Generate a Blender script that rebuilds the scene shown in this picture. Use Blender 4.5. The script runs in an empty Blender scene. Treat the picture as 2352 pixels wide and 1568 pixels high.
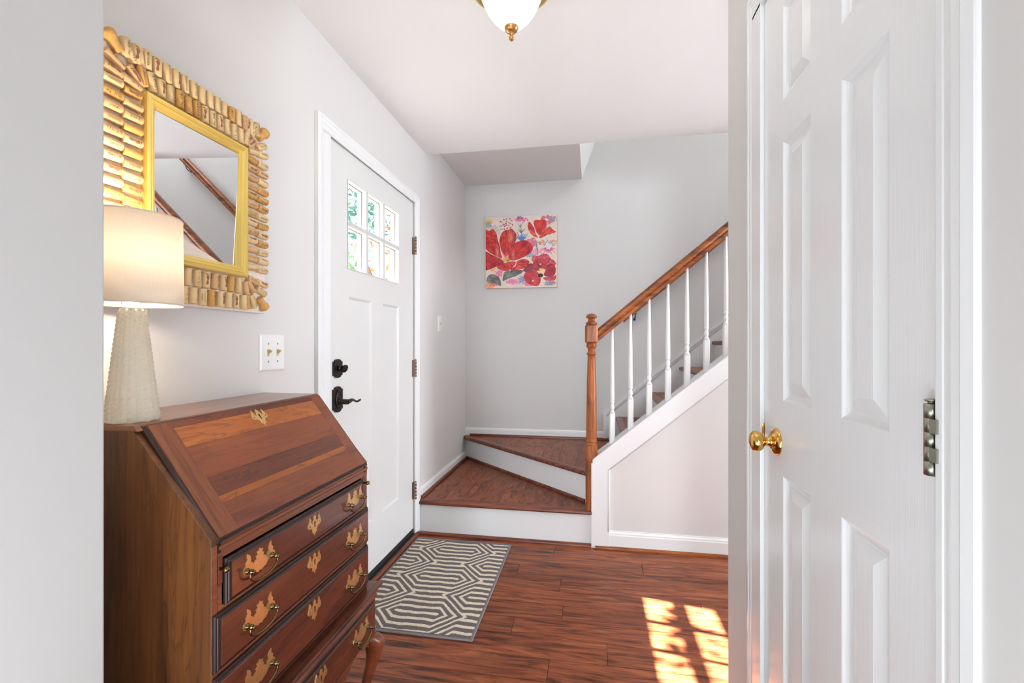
import bpy, bmesh, math, random
import numpy as np
from mathutils import Vector, Matrix
from mathutils import noise as mnoise

C = bpy.context.scene.collection
SC = bpy.context.scene
R = math.radians
PI = math.pi

# ------------------------------------------------------------------ camera, light, exposure
cam_d = bpy.data.cameras.new('camera')
cam = bpy.data.objects.new('camera', cam_d)
C.objects.link(cam)
cam.location = (0, 0, 1.185)
cam.rotation_euler = (R(90), 0, R(9.94))
cam_d.sensor_width = 36
cam_d.lens = 16.255
cam_d.shift_y = 0.0034
cam_d.clip_start = 0.02
SC.camera = cam
SC.view_settings.view_transform = 'Standard'
SC.view_settings.look = 'None'
SC.view_settings.gamma = 1
SC.view_settings.use_curve_mapping = False
SC.view_settings.exposure = 0.1

w = bpy.data.worlds.new('sky')
SC.world = w
w.use_nodes = True
bg = w.node_tree.nodes['Background']
bg.inputs[0].default_value = (0.86, 0.93, 1.0, 1)
bg.inputs[1].default_value = 1.15

def sun(vec, power):
    l = bpy.data.lights.new('sun', 'SUN')
    l.energy = power; l.angle = R(0.6); l.color = (1, .99, 1)
    o = bpy.data.objects.new('sun', l); C.objects.link(o)
    o.rotation_euler = Vector(vec).to_track_quat('-Z', 'Y').to_euler()
    o.location = (-4, 3, 5)
sun((0.865, -0.155, -1.0), 145)

def area(name, loc, target, sx, sy, power, col):
    l = bpy.data.lights.new(name, 'AREA')
    l.shape = 'RECTANGLE'; l.size = sx; l.size_y = sy; l.energy = power; l.color = col
    o = bpy.data.objects.new(name, l); C.objects.link(o)
    o.location = loc
    o.rotation_euler = (Vector(target) - Vector(loc)).to_track_quat('-Z', 'Y').to_euler()
    return o
# added fill lamps behind, at right and upstairs, plus a pair imitating flash bounce
area('fill_behind', (-0.19, -7.8, 1.3), (-0.19, 2, 1.3), 1.15, 2.2, 215, (.84, .93, 1))
area('fill_right', (3.4, 2.15, 1.35), (-.6, 2.7, 1.5), 1.1, 2.0, 96, (.87, .94, 1))
area('bounce_fill', (-0.2, -0.2, 0.5), (-0.2, 0.9, 2.44), 1.0, 1.0, 15, (.87, .945, 1))
area('ceiling_bounce_fill', (-0.15, 1.0, 2.425), (-0.25, 1.35, 0.6), 1.0, 0.8, 2.5, (.93, .98, 1))
area('landing_fill', (2.6, 3.3, 4.4), (0.2, 3.5, 1.6), 0.8, 1.0, 46, (.93, .97, 1))

# ------------------------------------------------------------------ materials
def new_mat(name):
    m = bpy.data.materials.new(name)
    m.use_nodes = True
    nt = m.node_tree
    return m, nt, nt.nodes['Principled BSDF']

def srgb(r, g, b):
    f = lambda c: (c / 255 / 12.92) if c / 255 <= .04045 else ((c / 255 + .055) / 1.055) ** 2.4
    return (f(r), f(g), f(b), 1)

def N(nt, typ, **kw):
    n = nt.nodes.new(typ)
    for k, v in kw.items():
        setattr(n, k, v)
    return n

def bump(nt, bs, src, dist, strength=1.0):
    b = N(nt, 'ShaderNodeBump')
    b.inputs['Distance'].default_value = dist
    b.inputs['Strength'].default_value = strength
    nt.links.new(src, b.inputs['Height'])
    nt.links.new(b.outputs[0], bs.inputs['Normal'])
    return b

def plain(name, col, rough=.5, metal=0, noise_amt=.04, nscale=6, bump_d=0, bscale=60, stretch=(1, 1, 1), coat=0):
    m, nt, bs = new_mat(name)
    geo = N(nt, 'ShaderNodeNewGeometry')
    mp = N(nt, 'ShaderNodeMapping'); mp.inputs['Scale'].default_value = stretch
    nt.links.new(geo.outputs['Position'], mp.inputs['Vector'])
    no = N(nt, 'ShaderNodeTexNoise'); no.inputs['Scale'].default_value = nscale; no.inputs['Detail'].default_value = 3
    nt.links.new(mp.outputs[0], no.inputs['Vector'])
    mx = N(nt, 'ShaderNodeMixRGB')
    mx.inputs[1].default_value = tuple(c * (1 - noise_amt) for c in col[:3]) + (1,)
    mx.inputs[2].default_value = tuple(min(1, c * (1 + noise_amt)) for c in col[:3]) + (1,)
    nt.links.new(no.outputs['Fac'], mx.inputs[0])
    nt.links.new(mx.outputs[0], bs.inputs['Base Color'])
    bs.inputs['Roughness'].default_value = rough
    bs.inputs['Metallic'].default_value = metal
    if coat: bs.inputs['Coat Weight'].default_value = coat; bs.inputs['Coat Roughness'].default_value = .12
    if bump_d:
        n2 = N(nt, 'ShaderNodeTexNoise'); n2.inputs['Scale'].default_value = bscale; n2.inputs['Detail'].default_value = 2
        nt.links.new(mp.outputs[0], n2.inputs['Vector'])
        bump(nt, bs, n2.outputs['Fac'], bump_d)
    return m

def wood(name, dark, mid, light, axis='x', rough=.35, scale=1.0, across=14, along=1.0, contrast=(.3, .5, .7), coat=.0, bumpd=.0006, rings=True, figure=.9, spec=None):
    """stained board: broad figure + fine grain stretched along one world axis, shifted per board"""
    m, nt, bs = new_mat(name)
    geo = N(nt, 'ShaderNodeNewGeometry'); oi = N(nt, 'ShaderNodeObjectInfo')
    off = N(nt, 'ShaderNodeVectorMath', operation='MULTIPLY_ADD')
    cmb = N(nt, 'ShaderNodeCombineXYZ')
    for i in range(3): nt.links.new(oi.outputs['Random'], cmb.inputs[i])
    nt.links.new(cmb.outputs[0], off.inputs[0]); off.inputs[1].default_value = (37, 23, 51)
    nt.links.new(geo.outputs['Position'], off.inputs[2])
    mp = N(nt, 'ShaderNodeMapping')
    s = {'x': (along, across, across), 'y': (across, along, across), 'z': (across, across, along), 's': (along, across, along)}[axis]
    mp.inputs['Scale'].default_value = tuple(v * scale for v in s)
    nt.links.new(off.outputs[0], mp.inputs['Vector'])
    n1 = N(nt, 'ShaderNodeTexNoise'); n1.inputs['Scale'].default_value = 1.0; n1.inputs['Detail'].default_value = 5
    n1.inputs['Roughness'].default_value = .6; n1.inputs['Distortion'].default_value = figure
    nt.links.new(mp.outputs[0], n1.inputs['Vector'])
    # fine grain
    mp2 = N(nt, 'ShaderNodeMapping')
    s2 = {'x': (4, 110, 110), 'y': (110, 4, 110), 'z': (110, 110, 4), 's': (4, 110, 4)}[axis]
    mp2.inputs['Scale'].default_value = s2
    nt.links.new(off.outputs[0], mp2.inputs['Vector'])
    n2 = N(nt, 'ShaderNodeTexNoise'); n2.inputs['Scale'].default_value = 1.5; n2.inputs['Detail'].default_value = 3
    nt.links.new(mp2.outputs[0], n2.inputs['Vector'])
    # cathedral rings: repeated bands of the figure noise
    mul = N(nt, 'ShaderNodeMath', operation='MULTIPLY'); mul.inputs[1].default_value = 9
    nt.links.new(n1.outputs['Fac'], mul.inputs[0])
    fr = N(nt, 'ShaderNodeMath', operation='PINGPONG'); fr.inputs[1].default_value = .5
    nt.links.new(mul.outputs[0], fr.inputs[0])
    lin = N(nt, 'ShaderNodeMapRange'); lin.inputs['From Min'].default_value = 0; lin.inputs['From Max'].default_value = .12
    lin.inputs['To Min'].default_value = (.62 if rings is True else rings) if rings else 1; lin.inputs['To Max'].default_value = 1
    nt.links.new(fr.outputs[0], lin.inputs['Value'])
    add = N(nt, 'ShaderNodeMath', operation='MULTIPLY_ADD'); add.inputs[1].default_value = .35
    nt.links.new(n2.outputs['Fac'], add.inputs[0]); 
    sub = N(nt, 'ShaderNodeMath', operation='SUBTRACT'); sub.inputs[1].default_value = .175
    nt.links.new(n1.outputs['Fac'], sub.inputs[0]); nt.links.new(sub.outputs[0], add.inputs[2])
    cr = N(nt, 'ShaderNodeValToRGB')
    e = cr.color_ramp.elements
    e[0].position = contrast[0]; e[0].color = dark
    e[1].position = contrast[2]; e[1].color = light
    k = e.new(contrast[1]); k.color = mid
    nt.links.new(add.outputs[0], cr.inputs[0])
    mx = N(nt, 'ShaderNodeMixRGB', blend_type='MULTIPLY'); mx.inputs[0].default_value = 1
    nt.links.new(cr.outputs[0], mx.inputs[1]); nt.links.new(lin.outputs[0], mx.inputs[2])
    # per board tone
    mr = N(nt, 'ShaderNodeMapRange'); mr.inputs['To Min'].default_value = .86; mr.inputs['To Max'].default_value = 1.14
    nt.links.new(oi.outputs['Random'], mr.inputs['Value'])
    mx2 = N(nt, 'ShaderNodeMixRGB', blend_type='MULTIPLY'); mx2.inputs[0].default_value = 1
    nt.links.new(mx.outputs[0], mx2.inputs[1]); nt.links.new(mr.outputs[0], mx2.inputs[2])
    nt.links.new(mx2.outputs[0], bs.inputs['Base Color'])
    bs.inputs['Roughness'].default_value = rough
    if spec is not None: bs.inputs['Specular IOR Level'].default_value = spec
    if coat: bs.inputs['Coat Weight'].default_value = coat; bs.inputs['Coat Roughness'].default_value = .15
    if bumpd: bump(nt, bs, add.outputs[0], bumpd, .6)
    return m

M = {}
M['wall'] = plain('wall_paint', (.69, .675, .665, 1), .6, noise_amt=.012, nscale=2, bump_d=.00016, bscale=110)
M['ceiling'] = plain('ceiling_paint', (.84, .835, .83, 1), .8, noise_amt=.01, nscale=2, bump_d=.0006, bscale=120)
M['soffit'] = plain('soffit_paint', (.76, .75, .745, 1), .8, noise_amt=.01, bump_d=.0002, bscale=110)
M['trim'] = plain('white_trim_paint', (.82, .825, .83, 1), .2, noise_amt=.01, bump_d=.0002, bscale=40)
M['doorv'] = plain('white_door_vertical_grain', (.84, .85, .86, 1), .15, noise_amt=.01, bump_d=.00028, bscale=9, stretch=(40, 40, .8))
M['doorh'] = plain('white_door_horizontal_grain', (.84, .85, .86, 1), .15, noise_amt=.01, bump_d=.0004, bscale=9, stretch=(30, 1.2, 34))
M['bars'] = plain('glazing_bar_paint', (.62, .62, .61, 1), .35, noise_amt=.01)
M['entry'] = plain('white_entry_door_paint', (.74, .735, .725, 1), .35, noise_amt=.01)
M['white_pl'] = plain('white_plastic', (.85, .85, .85, 1), .25, noise_amt=.0)
M['ivory'] = plain('ivory_plastic', srgb(214, 190, 130), .35, noise_amt=.0)
M['black'] = plain('black_rubber', (.012, .012, .012, 1), .6)
M['bronze'] = plain('dark_bronze', srgb(52, 44, 42), .32, metal=.7, noise_amt=.2, nscale=40)
M['nickel'] = plain('satin_nickel', srgb(160, 160, 146), .38, metal=1, noise_amt=.08, nscale=30)
M['rnickel'] = plain('warm_nickel', srgb(165, 145, 130), .35, metal=1, noise_amt=.15, nscale=60)
M['brass'] = plain('polished_brass', srgb(226, 180, 100), .1, metal=1, noise_amt=.03)
M['abrass'] = plain('antique_brass_plate', srgb(236, 196, 136), .34, metal=.85, noise_amt=.22, nscale=45)
M['dbrass'] = plain('aged_brass_bail', srgb(125, 105, 72), .3, metal=1, noise_amt=.3, nscale=60)
M['gold'] = plain('gold_leaf_frame', srgb(240, 212, 122), .28, metal=.6, noise_amt=.03, nscale=6)
M['cork1'] = plain('cork_pale', srgb(226, 196, 148), .75, noise_amt=.07, nscale=90, bump_d=.0004, bscale=300)
M['cork2'] = plain('cork_golden', srgb(208, 160, 92), .75, noise_amt=.25, nscale=160, bump_d=.0008, bscale=300)
M['cork3'] = plain('cork_rosy', srgb(214, 172, 124), .75, noise_amt=.12, nscale=120, bump_d=.0005, bscale=300)
M['ink'] = plain('dark_ink', srgb(88, 62, 40), .8)
M['inkb'] = plain('brown_ink', srgb(150, 100, 72), .8)
M['plaster'] = plain('white_plaster', srgb(236, 224, 214), .7, noise_amt=.04, nscale=40, bump_d=.004, bscale=50)
M['floor'] = wood('hand_scraped_floor', srgb(48, 22, 14), srgb(122, 62, 36), srgb(172, 98, 60), 'x', .36, .8, 22, 2.6, (.30, .47, .74), rings=.78, figure=2.6, spec=.3, bumpd=.0005)
M['floory'] = wood('hand_scraped_tread', srgb(56, 28, 20), srgb(126, 70, 46), srgb(166, 100, 70), 'y', .42, .8, 18, 6, (.28, .46, .74), rings=.72, spec=.3, figure=2.2, bumpd=.0005)
M['nosing'] = wood('dark_stained_moulding', srgb(62, 28, 20), srgb(112, 55, 36), srgb(140, 76, 50), 'x', .32, 1, 30, 2.5, (.3, .5, .7))
M['nosingy'] = wood('dark_stained_moulding_deep', srgb(62, 30, 22), srgb(112, 58, 38), srgb(140, 78, 52), 'y', .32, 1, 30, 2.5, (.3, .5, .7))
M['oak'] = wood('stained_rail_wood', srgb(84, 36, 10), srgb(148, 76, 24), srgb(184, 106, 40), 'x', .38, 1, 26, 3.5, (.3, .5, .72), coat=.06, bumpd=.0002)
M['oakz'] = wood('stained_newel_wood', srgb(84, 36, 10), srgb(154, 80, 26), srgb(188, 108, 42), 'z', .5, 1, 30, 4.0, (.3, .5, .72), coat=.06, bumpd=.0002)
M['cherryz'] = wood('cherry_side_board', srgb(66, 36, 15), srgb(98, 56, 24), srgb(120, 72, 32), 'z', .4, 1, 16, 1.2, (.3, .5, .72), coat=.2, figure=.5, bumpd=.00012)
M['cherry'] = wood('cherry_red_board', srgb(96, 44, 24), srgb(132, 68, 38), srgb(150, 82, 48), 'y', .3, 1, 9, 1.2, (.3, .5, .72), coat=.2, rings=.8, bumpd=.00012)
M['cherry_o'] = wood('cherry_orange_board', srgb(126, 66, 24), srgb(162, 90, 36), srgb(182, 106, 46), 'y', .3, 1, 9, 1.6, (.3, .5, .72), coat=.25, bumpd=.00012)
M['cherry_d'] = wood('cherry_dark_board', srgb(84, 38, 22), srgb(112, 54, 30), srgb(132, 68, 38), 'y', .3, 1, 12, 1.6, (.3, .5, .72), coat=.25, bumpd=.00012)
M['cherry_t'] = wood('cherry_top_board', srgb(104, 66, 48), srgb(134, 88, 66), srgb(150, 100, 76), 'y', .28, 1, 9, 1.0, (.3, .5, .72), coat=.3, rings=False, bumpd=.00012)
M['cleat'] = wood('cherry_end_cleat', srgb(110, 56, 28), srgb(144, 80, 44), srgb(162, 96, 54), 's', .32, 1, 40, 1.6, (.3, .5, .72), coat=.2, bumpd=.00012)
M['drawer'] = wood('cherry_drawer_face', srgb(74, 34, 24), srgb(106, 52, 36), srgb(124, 66, 44), 'y', .26, 1, 9, 1.2, (.3, .5, .72), coat=.55, rings=.88, bumpd=.00012)
M['lip'] = plain('dark_edge_stain', srgb(48, 27, 21), .4, noise_amt=.2, nscale=30)
M['railm'] = wood('cherry_rail', srgb(110, 58, 38), srgb(140, 80, 54), srgb(156, 94, 64), 'y', .3, 1, 16, 1.6, (.3, .5, .72), coat=.2, bumpd=.00012)
M['bark'] = plain('tree_bark', srgb(90, 72, 60), .9, noise_amt=.5, nscale=4, stretch=(8, 8, 1), bump_d=.02, bscale=8)
M['leaf_g'] = plain('green_leaf', (.07, .17, .03, 1), .6, noise_amt=.5, nscale=2)
M['leaf_t'] = plain('teal_leaf', (.05, .17, .15, 1), .6, noise_amt=.5, nscale=2)
M['leaf_o'] = plain('orange_leaf', (.30, .11, .03, 1), .6, noise_amt=.3, nscale=3)
M['leaf_p'] = plain('pink_leaf', (.30, .13, .11, 1), .6, noise_amt=.3, nscale=3)
M['siding'] = plain('blue_siding', (.2, .36, .62, 1), .6)
M['paving'] = plain('pale_paving', (.10, .095, .085, 1), .8, noise_amt=.1)

def attr_mat(name, rough, bump_d=0, bscale=200):
    m, nt, bs = new_mat(name)
    a = N(nt, 'ShaderNodeAttribute'); a.attribute_name = 'paint'
    nt.links.new(a.outputs['Color'], bs.inputs['Base Color'])
    bs.inputs['Roughness'].default_value = rough
    if bump_d:
        geo = N(nt, 'ShaderNodeNewGeometry')
        no = N(nt, 'ShaderNodeTexNoise'); no.inputs['Scale'].default_value = bscale
        nt.links.new(geo.outputs['Position'], no.inputs['Vector'])
        bump(nt, bs, no.outputs['Fac'], bump_d)
    return m
M['paint'] = attr_mat('painted_canvas', .55, .0004, 400)
M['rug'] = attr_mat('rug_pile', .95, .004, 350)

def glass_mat():
    m, nt, bs = new_mat('window_glass')
    nt.nodes.remove(bs)
    out = nt.nodes['Material Output']
    t = N(nt, 'ShaderNodeBsdfTransparent'); t.inputs[0].default_value = (.96, .98, .97, 1)
    g = N(nt, 'ShaderNodeBsdfGlossy'); g.inputs['Roughness'].default_value = .02
    mx = N(nt, 'ShaderNodeMixShader')
    mx.inputs[0].default_value = .05
    nt.links.new(t.outputs[0], mx.inputs[1]); nt.links.new(g.outputs[0], mx.inputs[2])
    nt.links.new(mx.outputs[0], out.inputs[0])
    return m
M['glass'] = glass_mat()
M['mirror'] = plain('silvered_glass', (.92, .93, .93, 1), .0, metal=1, noise_amt=0)

def shade_mat():
    m, nt, bs = new_mat('linen_shade')
    nt.nodes.remove(bs)
    out = nt.nodes['Material Output']
    geo = N(nt, 'ShaderNodeNewGeometry')
    mp = N(nt, 'ShaderNodeMapping'); mp.inputs['Scale'].default_value = (500, 500, 60)
    nt.links.new(geo.outputs['Position'], mp.inputs[0])
    no = N(nt, 'ShaderNodeTexNoise'); no.inputs['Scale'].default_value = 1
    nt.links.new(mp.outputs[0], no.inputs['Vector'])
    mx0 = N(nt, 'ShaderNodeMixRGB'); mx0.inputs[1].default_value = (.88, .82, .75, 1); mx0.inputs[2].default_value = (.95, .90, .84, 1)
    nt.links.new(no.outputs['Fac'], mx0.inputs[0])
    d = N(nt, 'ShaderNodeBsdfDiffuse'); t = N(nt, 'ShaderNodeBsdfTranslucent')
    nt.links.new(mx0.outputs[0], d.inputs[0]); nt.links.new(mx0.outputs[0], t.inputs[0])
    mx = N(nt, 'ShaderNodeMixShader'); mx.inputs[0].default_value = .6
    nt.links.new(d.outputs[0], mx.inputs[1]); nt.links.new(t.outputs[0], mx.inputs[2])
    nt.links.new(mx.outputs[0], out.inputs[0])
    return m
M['shade'] = shade_mat()

def lampglass():
    m, nt, bs = new_mat('pressed_lamp_glass')
    out = nt.nodes['Material Output']
    bs.inputs['Base Color'].default_value = (1, .94, .82, 1)
    bs.inputs['Roughness'].default_value = .04
    bs.inputs['Transmission Weight'].default_value = 1.0
    bs.inputs['IOR'].default_value = 1.25
    t = N(nt, 'ShaderNodeBsdfDiffuse'); t.inputs[0].default_value = (1, .95, .80, 1)
    mx = N(nt, 'ShaderNodeMixShader'); mx.inputs[0].default_value = .6
    nt.links.new(bs.outputs[0], mx.inputs[1]); nt.links.new(t.outputs[0], mx.inputs[2])
    nt.links.new(mx.outputs[0], out.inputs[0])
    return m
M['lampglass'] = lampglass()

def emit(name, col, s, base=None):
    m, nt, bs = new_mat(name)
    bs.inputs['Base Color'].default_value = base or col
    bs.inputs['Emission Color'].default_value = col
    bs.inputs['Emission Strength'].default_value = s
    bs.inputs['Roughness'].default_value = .3
    return m
M['dome'] = emit('lit_alabaster_glass', (1, .95, .86, 1), 2.6)
M['bulb'] = emit('lit_bulb', (1, .85, .62, 1), 12)

# ------------------------------------------------------------------ mesh helpers
class MB:
    def __init__(s): s.v = []; s.f = []; s.sm = []
    def add(s, vs, fs, smooth=False):
        o = len(s.v); s.v += [tuple(v) for v in vs]
        for f in fs: s.f.append(tuple(i + o for i in f)); s.sm.append(smooth)
        return s
    def box(s, x0, x1, y0, y1, z0, z1):
        x0, x1 = sorted((x0, x1)); y0, y1 = sorted((y0, y1)); z0, z1 = sorted((z0, z1))
        v = [(x, y, z) for x in (x0, x1) for y in (y0, y1) for z in (z0, z1)]
        return s.add(v, [(0, 1, 3, 2), (4, 6, 7, 5), (0, 4, 5, 1), (2, 3, 7, 6), (0, 2, 6, 4), (1, 5, 7, 3)])
    def prism(s, poly, a, b, mapf, smooth=False):
        """poly of (p,q); extruded from a to b; mapf(p,q,t)->xyz"""
        n = len(poly)
        v = [mapf(p, q, a) for p, q in poly] + [mapf(p, q, b) for p, q in poly]
        f = [(i, (i + 1) % n, n + (i + 1) % n, n + i) for i in range(n)]
        s.add(v, f, smooth)
        o = len(s.v) - 2 * n
        s.f.append(tuple(o + i for i in range(n))[::-1]); s.sm.append(False)
        s.f.append(tuple(o + n + i for i in range(n))); s.sm.append(False)
        return s
    def loft(s, ringsl, cap=True, smooth=True):
        n = len(ringsl[0]); o = len(s.v)
        for r in ringsl: s.v += [tuple(p) for p in r]
        for k in range(len(ringsl) - 1):
            for i in range(n):
                j = (i + 1) % n
                s.f.append((o + k * n + i, o + k * n + j, o + (k + 1) * n + j, o + (k + 1) * n + i)); s.sm.append(smooth)
        if cap:
            s.f.append(tuple(o + i for i in range(n))[::-1]); s.sm.append(False)
            e = o + (len(ringsl) - 1) * n
            s.f.append(tuple(e + i for i in range(n))); s.sm.append(False)
        return s
    def lathe(s, prof, c=(0, 0, 0), axis='z', n=24, smooth=True, cap=True):
        """prof list of (r, h)"""
        rings = []
        for r, h in prof:
            ring = []
            for i in range(n):
                a = 2 * PI * i / n
                p = (r * math.cos(a), r * math.sin(a), h)
                if axis == 'x': p = (h, p[0], p[1])
                elif axis == 'y': p = (p[1], h, p[0])
                ring.append((p[0] + c[0], p[1] + c[1], p[2] + c[2]))
            rings.append(ring)
        return s.loft(rings, cap, smooth)
    def tube(s, pts, rad, n=10, cap=True):
        pts = [Vector(p) for p in pts]
        if not isinstance(rad, (list, tuple)): rad = [rad] * len(pts)
        rings = []; up = None
        for i, p in enumerate(pts):
            t = (pts[min(i + 1, len(pts) - 1)] - pts[max(i - 1, 0)]).normalized()
            if up is None: up = Vector((0, 0, 1)) if abs(t.z) < .9 else Vector((1, 0, 0))
            u = (up - t * up.dot(t)).normalized(); up = u; v = t.cross(u)
            rings.append([p + (u * math.cos(2 * PI * k / n) + v * math.sin(2 * PI * k / n)) * rad[i] for k in range(n)])
        return s.loft(rings, cap)
    def rings(s, rect, steps, mapf, fill=True, smooth=False):
        """concentric rectangles (inset, depth)"""
        a0, a1, b0, b1 = rect; o = len(s.v)
        for ins, d in steps:
            for p, q in ((a0 + ins, b0 + ins), (a1 - ins, b0 + ins), (a1 - ins, b1 - ins), (a0 + ins, b1 - ins)):
                s.v.append(tuple(mapf(p, q, d)))
        for k in range(len(steps) - 1):
            for i in range(4):
                j = (i + 1) % 4
                s.f.append((o + 4 * k + i, o + 4 * k + j, o + 4 * k + 4 + j, o + 4 * k + 4 + i)); s.sm.append(smooth)
        if fill:
            e = o + 4 * (len(steps) - 1); s.f.append((e, e + 1, e + 2, e + 3)); s.sm.append(False)
        return s

WORLD = {}   # object name -> world origin
def mesh_from(mb, name, origin=(0, 0, 0), mats=None, bevel=0, recalc=True):
    me = bpy.data.meshes.new(name)
    ox, oy, oz = origin
    me.from_pydata([(x - ox, y - oy, z - oz) for x, y, z in mb.v], [], mb.f)
    me.polygons.foreach_set('use_smooth', mb.sm)
    if recalc or bevel:
        bm = bmesh.new(); bm.from_mesh(me)
        if recalc: bmesh.ops.recalc_face_normals(bm, faces=bm.faces)
        if bevel:
            bm.normal_update()
            ed = [e for e in bm.edges if len(e.link_faces) == 2 and e.calc_face_angle(0) > .6]
            bmesh.ops.bevel(bm, geom=ed, offset=bevel, segments=2, affect='EDGES', profile=.6, clamp_overlap=True)
        bm.to_mesh(me); bm.free()
    for m in (mats or []): me.materials.append(m)
    me.update()
    return me

def worigin(o):
    return WORLD.get(o.name, Vector((0, 0, 0)))

def obj(name, mb, m, parent=None, bevel=0, label=None, kind=None, recalc=True, origin=None):
    if origin is None:
        a = np.array(mb.v); lo = a.min(0); hi = a.max(0)
        origin = Vector(((lo[0] + hi[0]) / 2, (lo[1] + hi[1]) / 2, lo[2] if parent is None else (lo[2] + hi[2]) / 2))
    else: origin = Vector(origin)
    me = mesh_from(mb, name, origin, [m] if not isinstance(m, list) else m, bevel, recalc)
    o = bpy.data.objects.new(name, me); C.objects.link(o)
    if parent is not None:
        o.parent = parent; o.location = origin - worigin(parent)
    else: o.location = origin
    WORLD[o.name] = origin
    if label: o['label'] = label
    if kind: o['kind'] = kind
    return o

def thing(name, label, cat, loc, group=None):
    o = bpy.data.objects.new(name, None); C.objects.link(o)
    o.empty_display_size = .1
    o.location = loc; WORLD[o.name] = Vector(loc)
    o['label'] = label; o['category'] = cat
    if group: o['group'] = group
    return o
def tag(o, label, cat, group=None):
    o['label'] = label; o['category'] = cat
    if group: o['group'] = group
    return o
def struct(name, mb, m, parent=None, bevel=0, loc=None):
    o = obj(name, mb, m, parent, bevel, origin=loc)
    if parent is None: o['kind'] = 'structure'
    return o
def empty_struct(name, loc):
    o = bpy.data.objects.new(name, None); C.objects.link(o); o.location = loc; WORLD[o.name] = Vector(loc)
    o['kind'] = 'structure'; return o

MXZ = lambda y: (lambda p, q, t: (p, t, q))       # polygon in XZ, extrude along Y
def mxz(p, q, t): return (p, t, q)
def myz(p, q, t): return (t, p, q)
def mxy(p, q, t): return (p, q, t)

# ------------------------------------------------------------------ dimensions
XL = -1.083      # left wall face
XR = .423        # closet wall face
YS = 2.757       # first riser / under-stair wall
YB = 3.856       # back wall
YC = 2.913       # edge of the hall ceiling
ZC = 2.44
FX1 = 3.6        # right end of the hall
D0, D1, DT = 1.777, 2.702, 2.078     # entry door opening
Z1, Z2, RISE, RUN = .215, .41, .2035, .245

# ------------------------------------------------------------------ structure
mb = MB()
mb.box(XL - .13, XL, -8, D0, 0, 5).box(XL - .13, XL, D1, YB + .1, 0, 5).box(XL - .13, XL, D0, D1, DT, 5)
struct('wall_left', mb, M['wall'])
struct('wall_back', MB().box(XL, FX1, YB, YB + .1, 0, 5), M['wall'])
struct('wall_hall_end', MB().box(FX1, FX1 + .1, -3, YB + .1, 0, 5), M['wall'])
struct('wall_behind', MB().box(XL, XR, -8.1, -8, 0, ZC), M['wall'])
struct('wall_near', MB().box(XL, -.80, -8, .64, 0, ZC), M['wall'], bevel=.003)
# closet wall with the closet door opening
CY0, CY1, CT = .655, 1.262, 2.045
mb = MB()
mb.box(XR, XR + .11, -8, CY0 - .012, 0, ZC).box(XR, XR + .11, CY1 + .012, 1.565, 0, ZC).box(XR, XR + .11, CY0 - .012, CY1 + .012, CT + .012, ZC)
mb.box(XR + .11, FX1, 1.455, 1.565, 0, ZC)
struct('wall_closet', mb, M['wall'])
struct('wall_closet_inside', MB().box(XR + .11, XR + .7, .3, .38, 0, ZC).box(XR + .7, XR + .78, .3, 1.46, 0, ZC), M['wall'])
# wall under the stair, its top follows the stringer
def capz(x): return .5494 + .8225 * (x - .0362)
poly = [(.0, 0), (FX1, 0), (FX1, ZC + .3), (2.36, ZC + .0), (.0, capz(0) - .05)]
xe = (5.0 - .5) / .8225
mb = MB().prism([(.005, 0), (FX1, 0), (FX1, ZC), (2.33, ZC), (.005, capz(.005) - .03)], YS, YS + .011, mxz)
struct('wall_stair', mb, M['wall'])
mb = MB().box(.25, FX1, YC - .10, YC - .002, ZC + .28, 5)
struct('wall_upper', mb, M['wall'])

# ceiling
struct('ceiling', MB().box(XL, FX1, -8, YC, ZC, ZC + .28), M['ceiling'])
struct('ceiling_landing', MB().prism([(XL, 2.552), (-.09, 2.552), (.25, 3.5), (.25, 3.6), (XL, 3.6)], YC, YB, mxz), M['soffit'])
struct('ceiling_upper', MB().box(XL, FX1, -3, YB, 5, 5.1), M['ceiling'])

# floor
random.seed(7)
fl = struct('floor', MB().box(XL - .1, FX1, -8, YB, -.08, -.012), M['floor'])
struct('floor_rear', MB().box(XL, FX1, -8, -.1, -.012, 0), M['floor'], fl).name = 'plank'
pitch = .1215
known = {0: -.218, 1: .257, 3: -.159, 6: -.335, 8: -.1625}
r = 0
y = 2.7165
while y > -.1:
    y0 = max(y - pitch, -.1)
    yy1 = y
    L = 1.21
    off = known.get(r, random.uniform(-.9, .3))
    xs = sorted({max(XL - .0, off + k * L) for k in range(-3, 5)} | {XL})
    xs = [x for x in xs if x < FX1] + [FX1]
    for a, b in zip(xs, xs[1:]):
        if b - a < .03: continue
        if b > 2.6 and a > 1.6 and y0 < 1.3: pass
        g = .0007
        dz = random.uniform(-.0004, .0002)
        bev = .0012
        mb = MB().rings((a + g, b - g, y0 + g, yy1 - g), [(0, -.012), (0, -.0012 + dz), (bev, dz)], mxy)
        obj('plank', mb, M['floor'], fl)
    y -= pitch; r += 1
mb = MB().rings((XL, .0, 2.7172, YS), [(0, -.012), (0, -.0012), (.0012, 0)], mxy)
obj('plank', mb, M['floor'], fl)
mb = MB().rings((.001, FX1, 2.7172, YS), [(0, -.012), (0, -.0012), (.0012, 0)], mxy)
obj('plank', mb, M['floor'], fl)

def quarter(h=.018, t=.012):
    p = [(0, 0), (t, 0)]
    for k in range(5):
        a = PI / 2 * k / 4
        p.append((t * .25 + t * .75 * math.cos(a), h * .3 + h * .7 * math.sin(a)))
    p.append((0, h)); return p
def basep(h, t=.012):
    return [(0, 0), (t, 0), (t, h * .74), (t * .8, h * .80), (t * .8, h * .86), (t * .35, h * .95), (t * .3, h), (0, h)]
tn = [0]
def trim(mb, m, bevel=0, name=None):
    tn[0] += 1
    return struct(name or 'trim_%d' % tn[0], mb, m, bevel=bevel)

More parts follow.
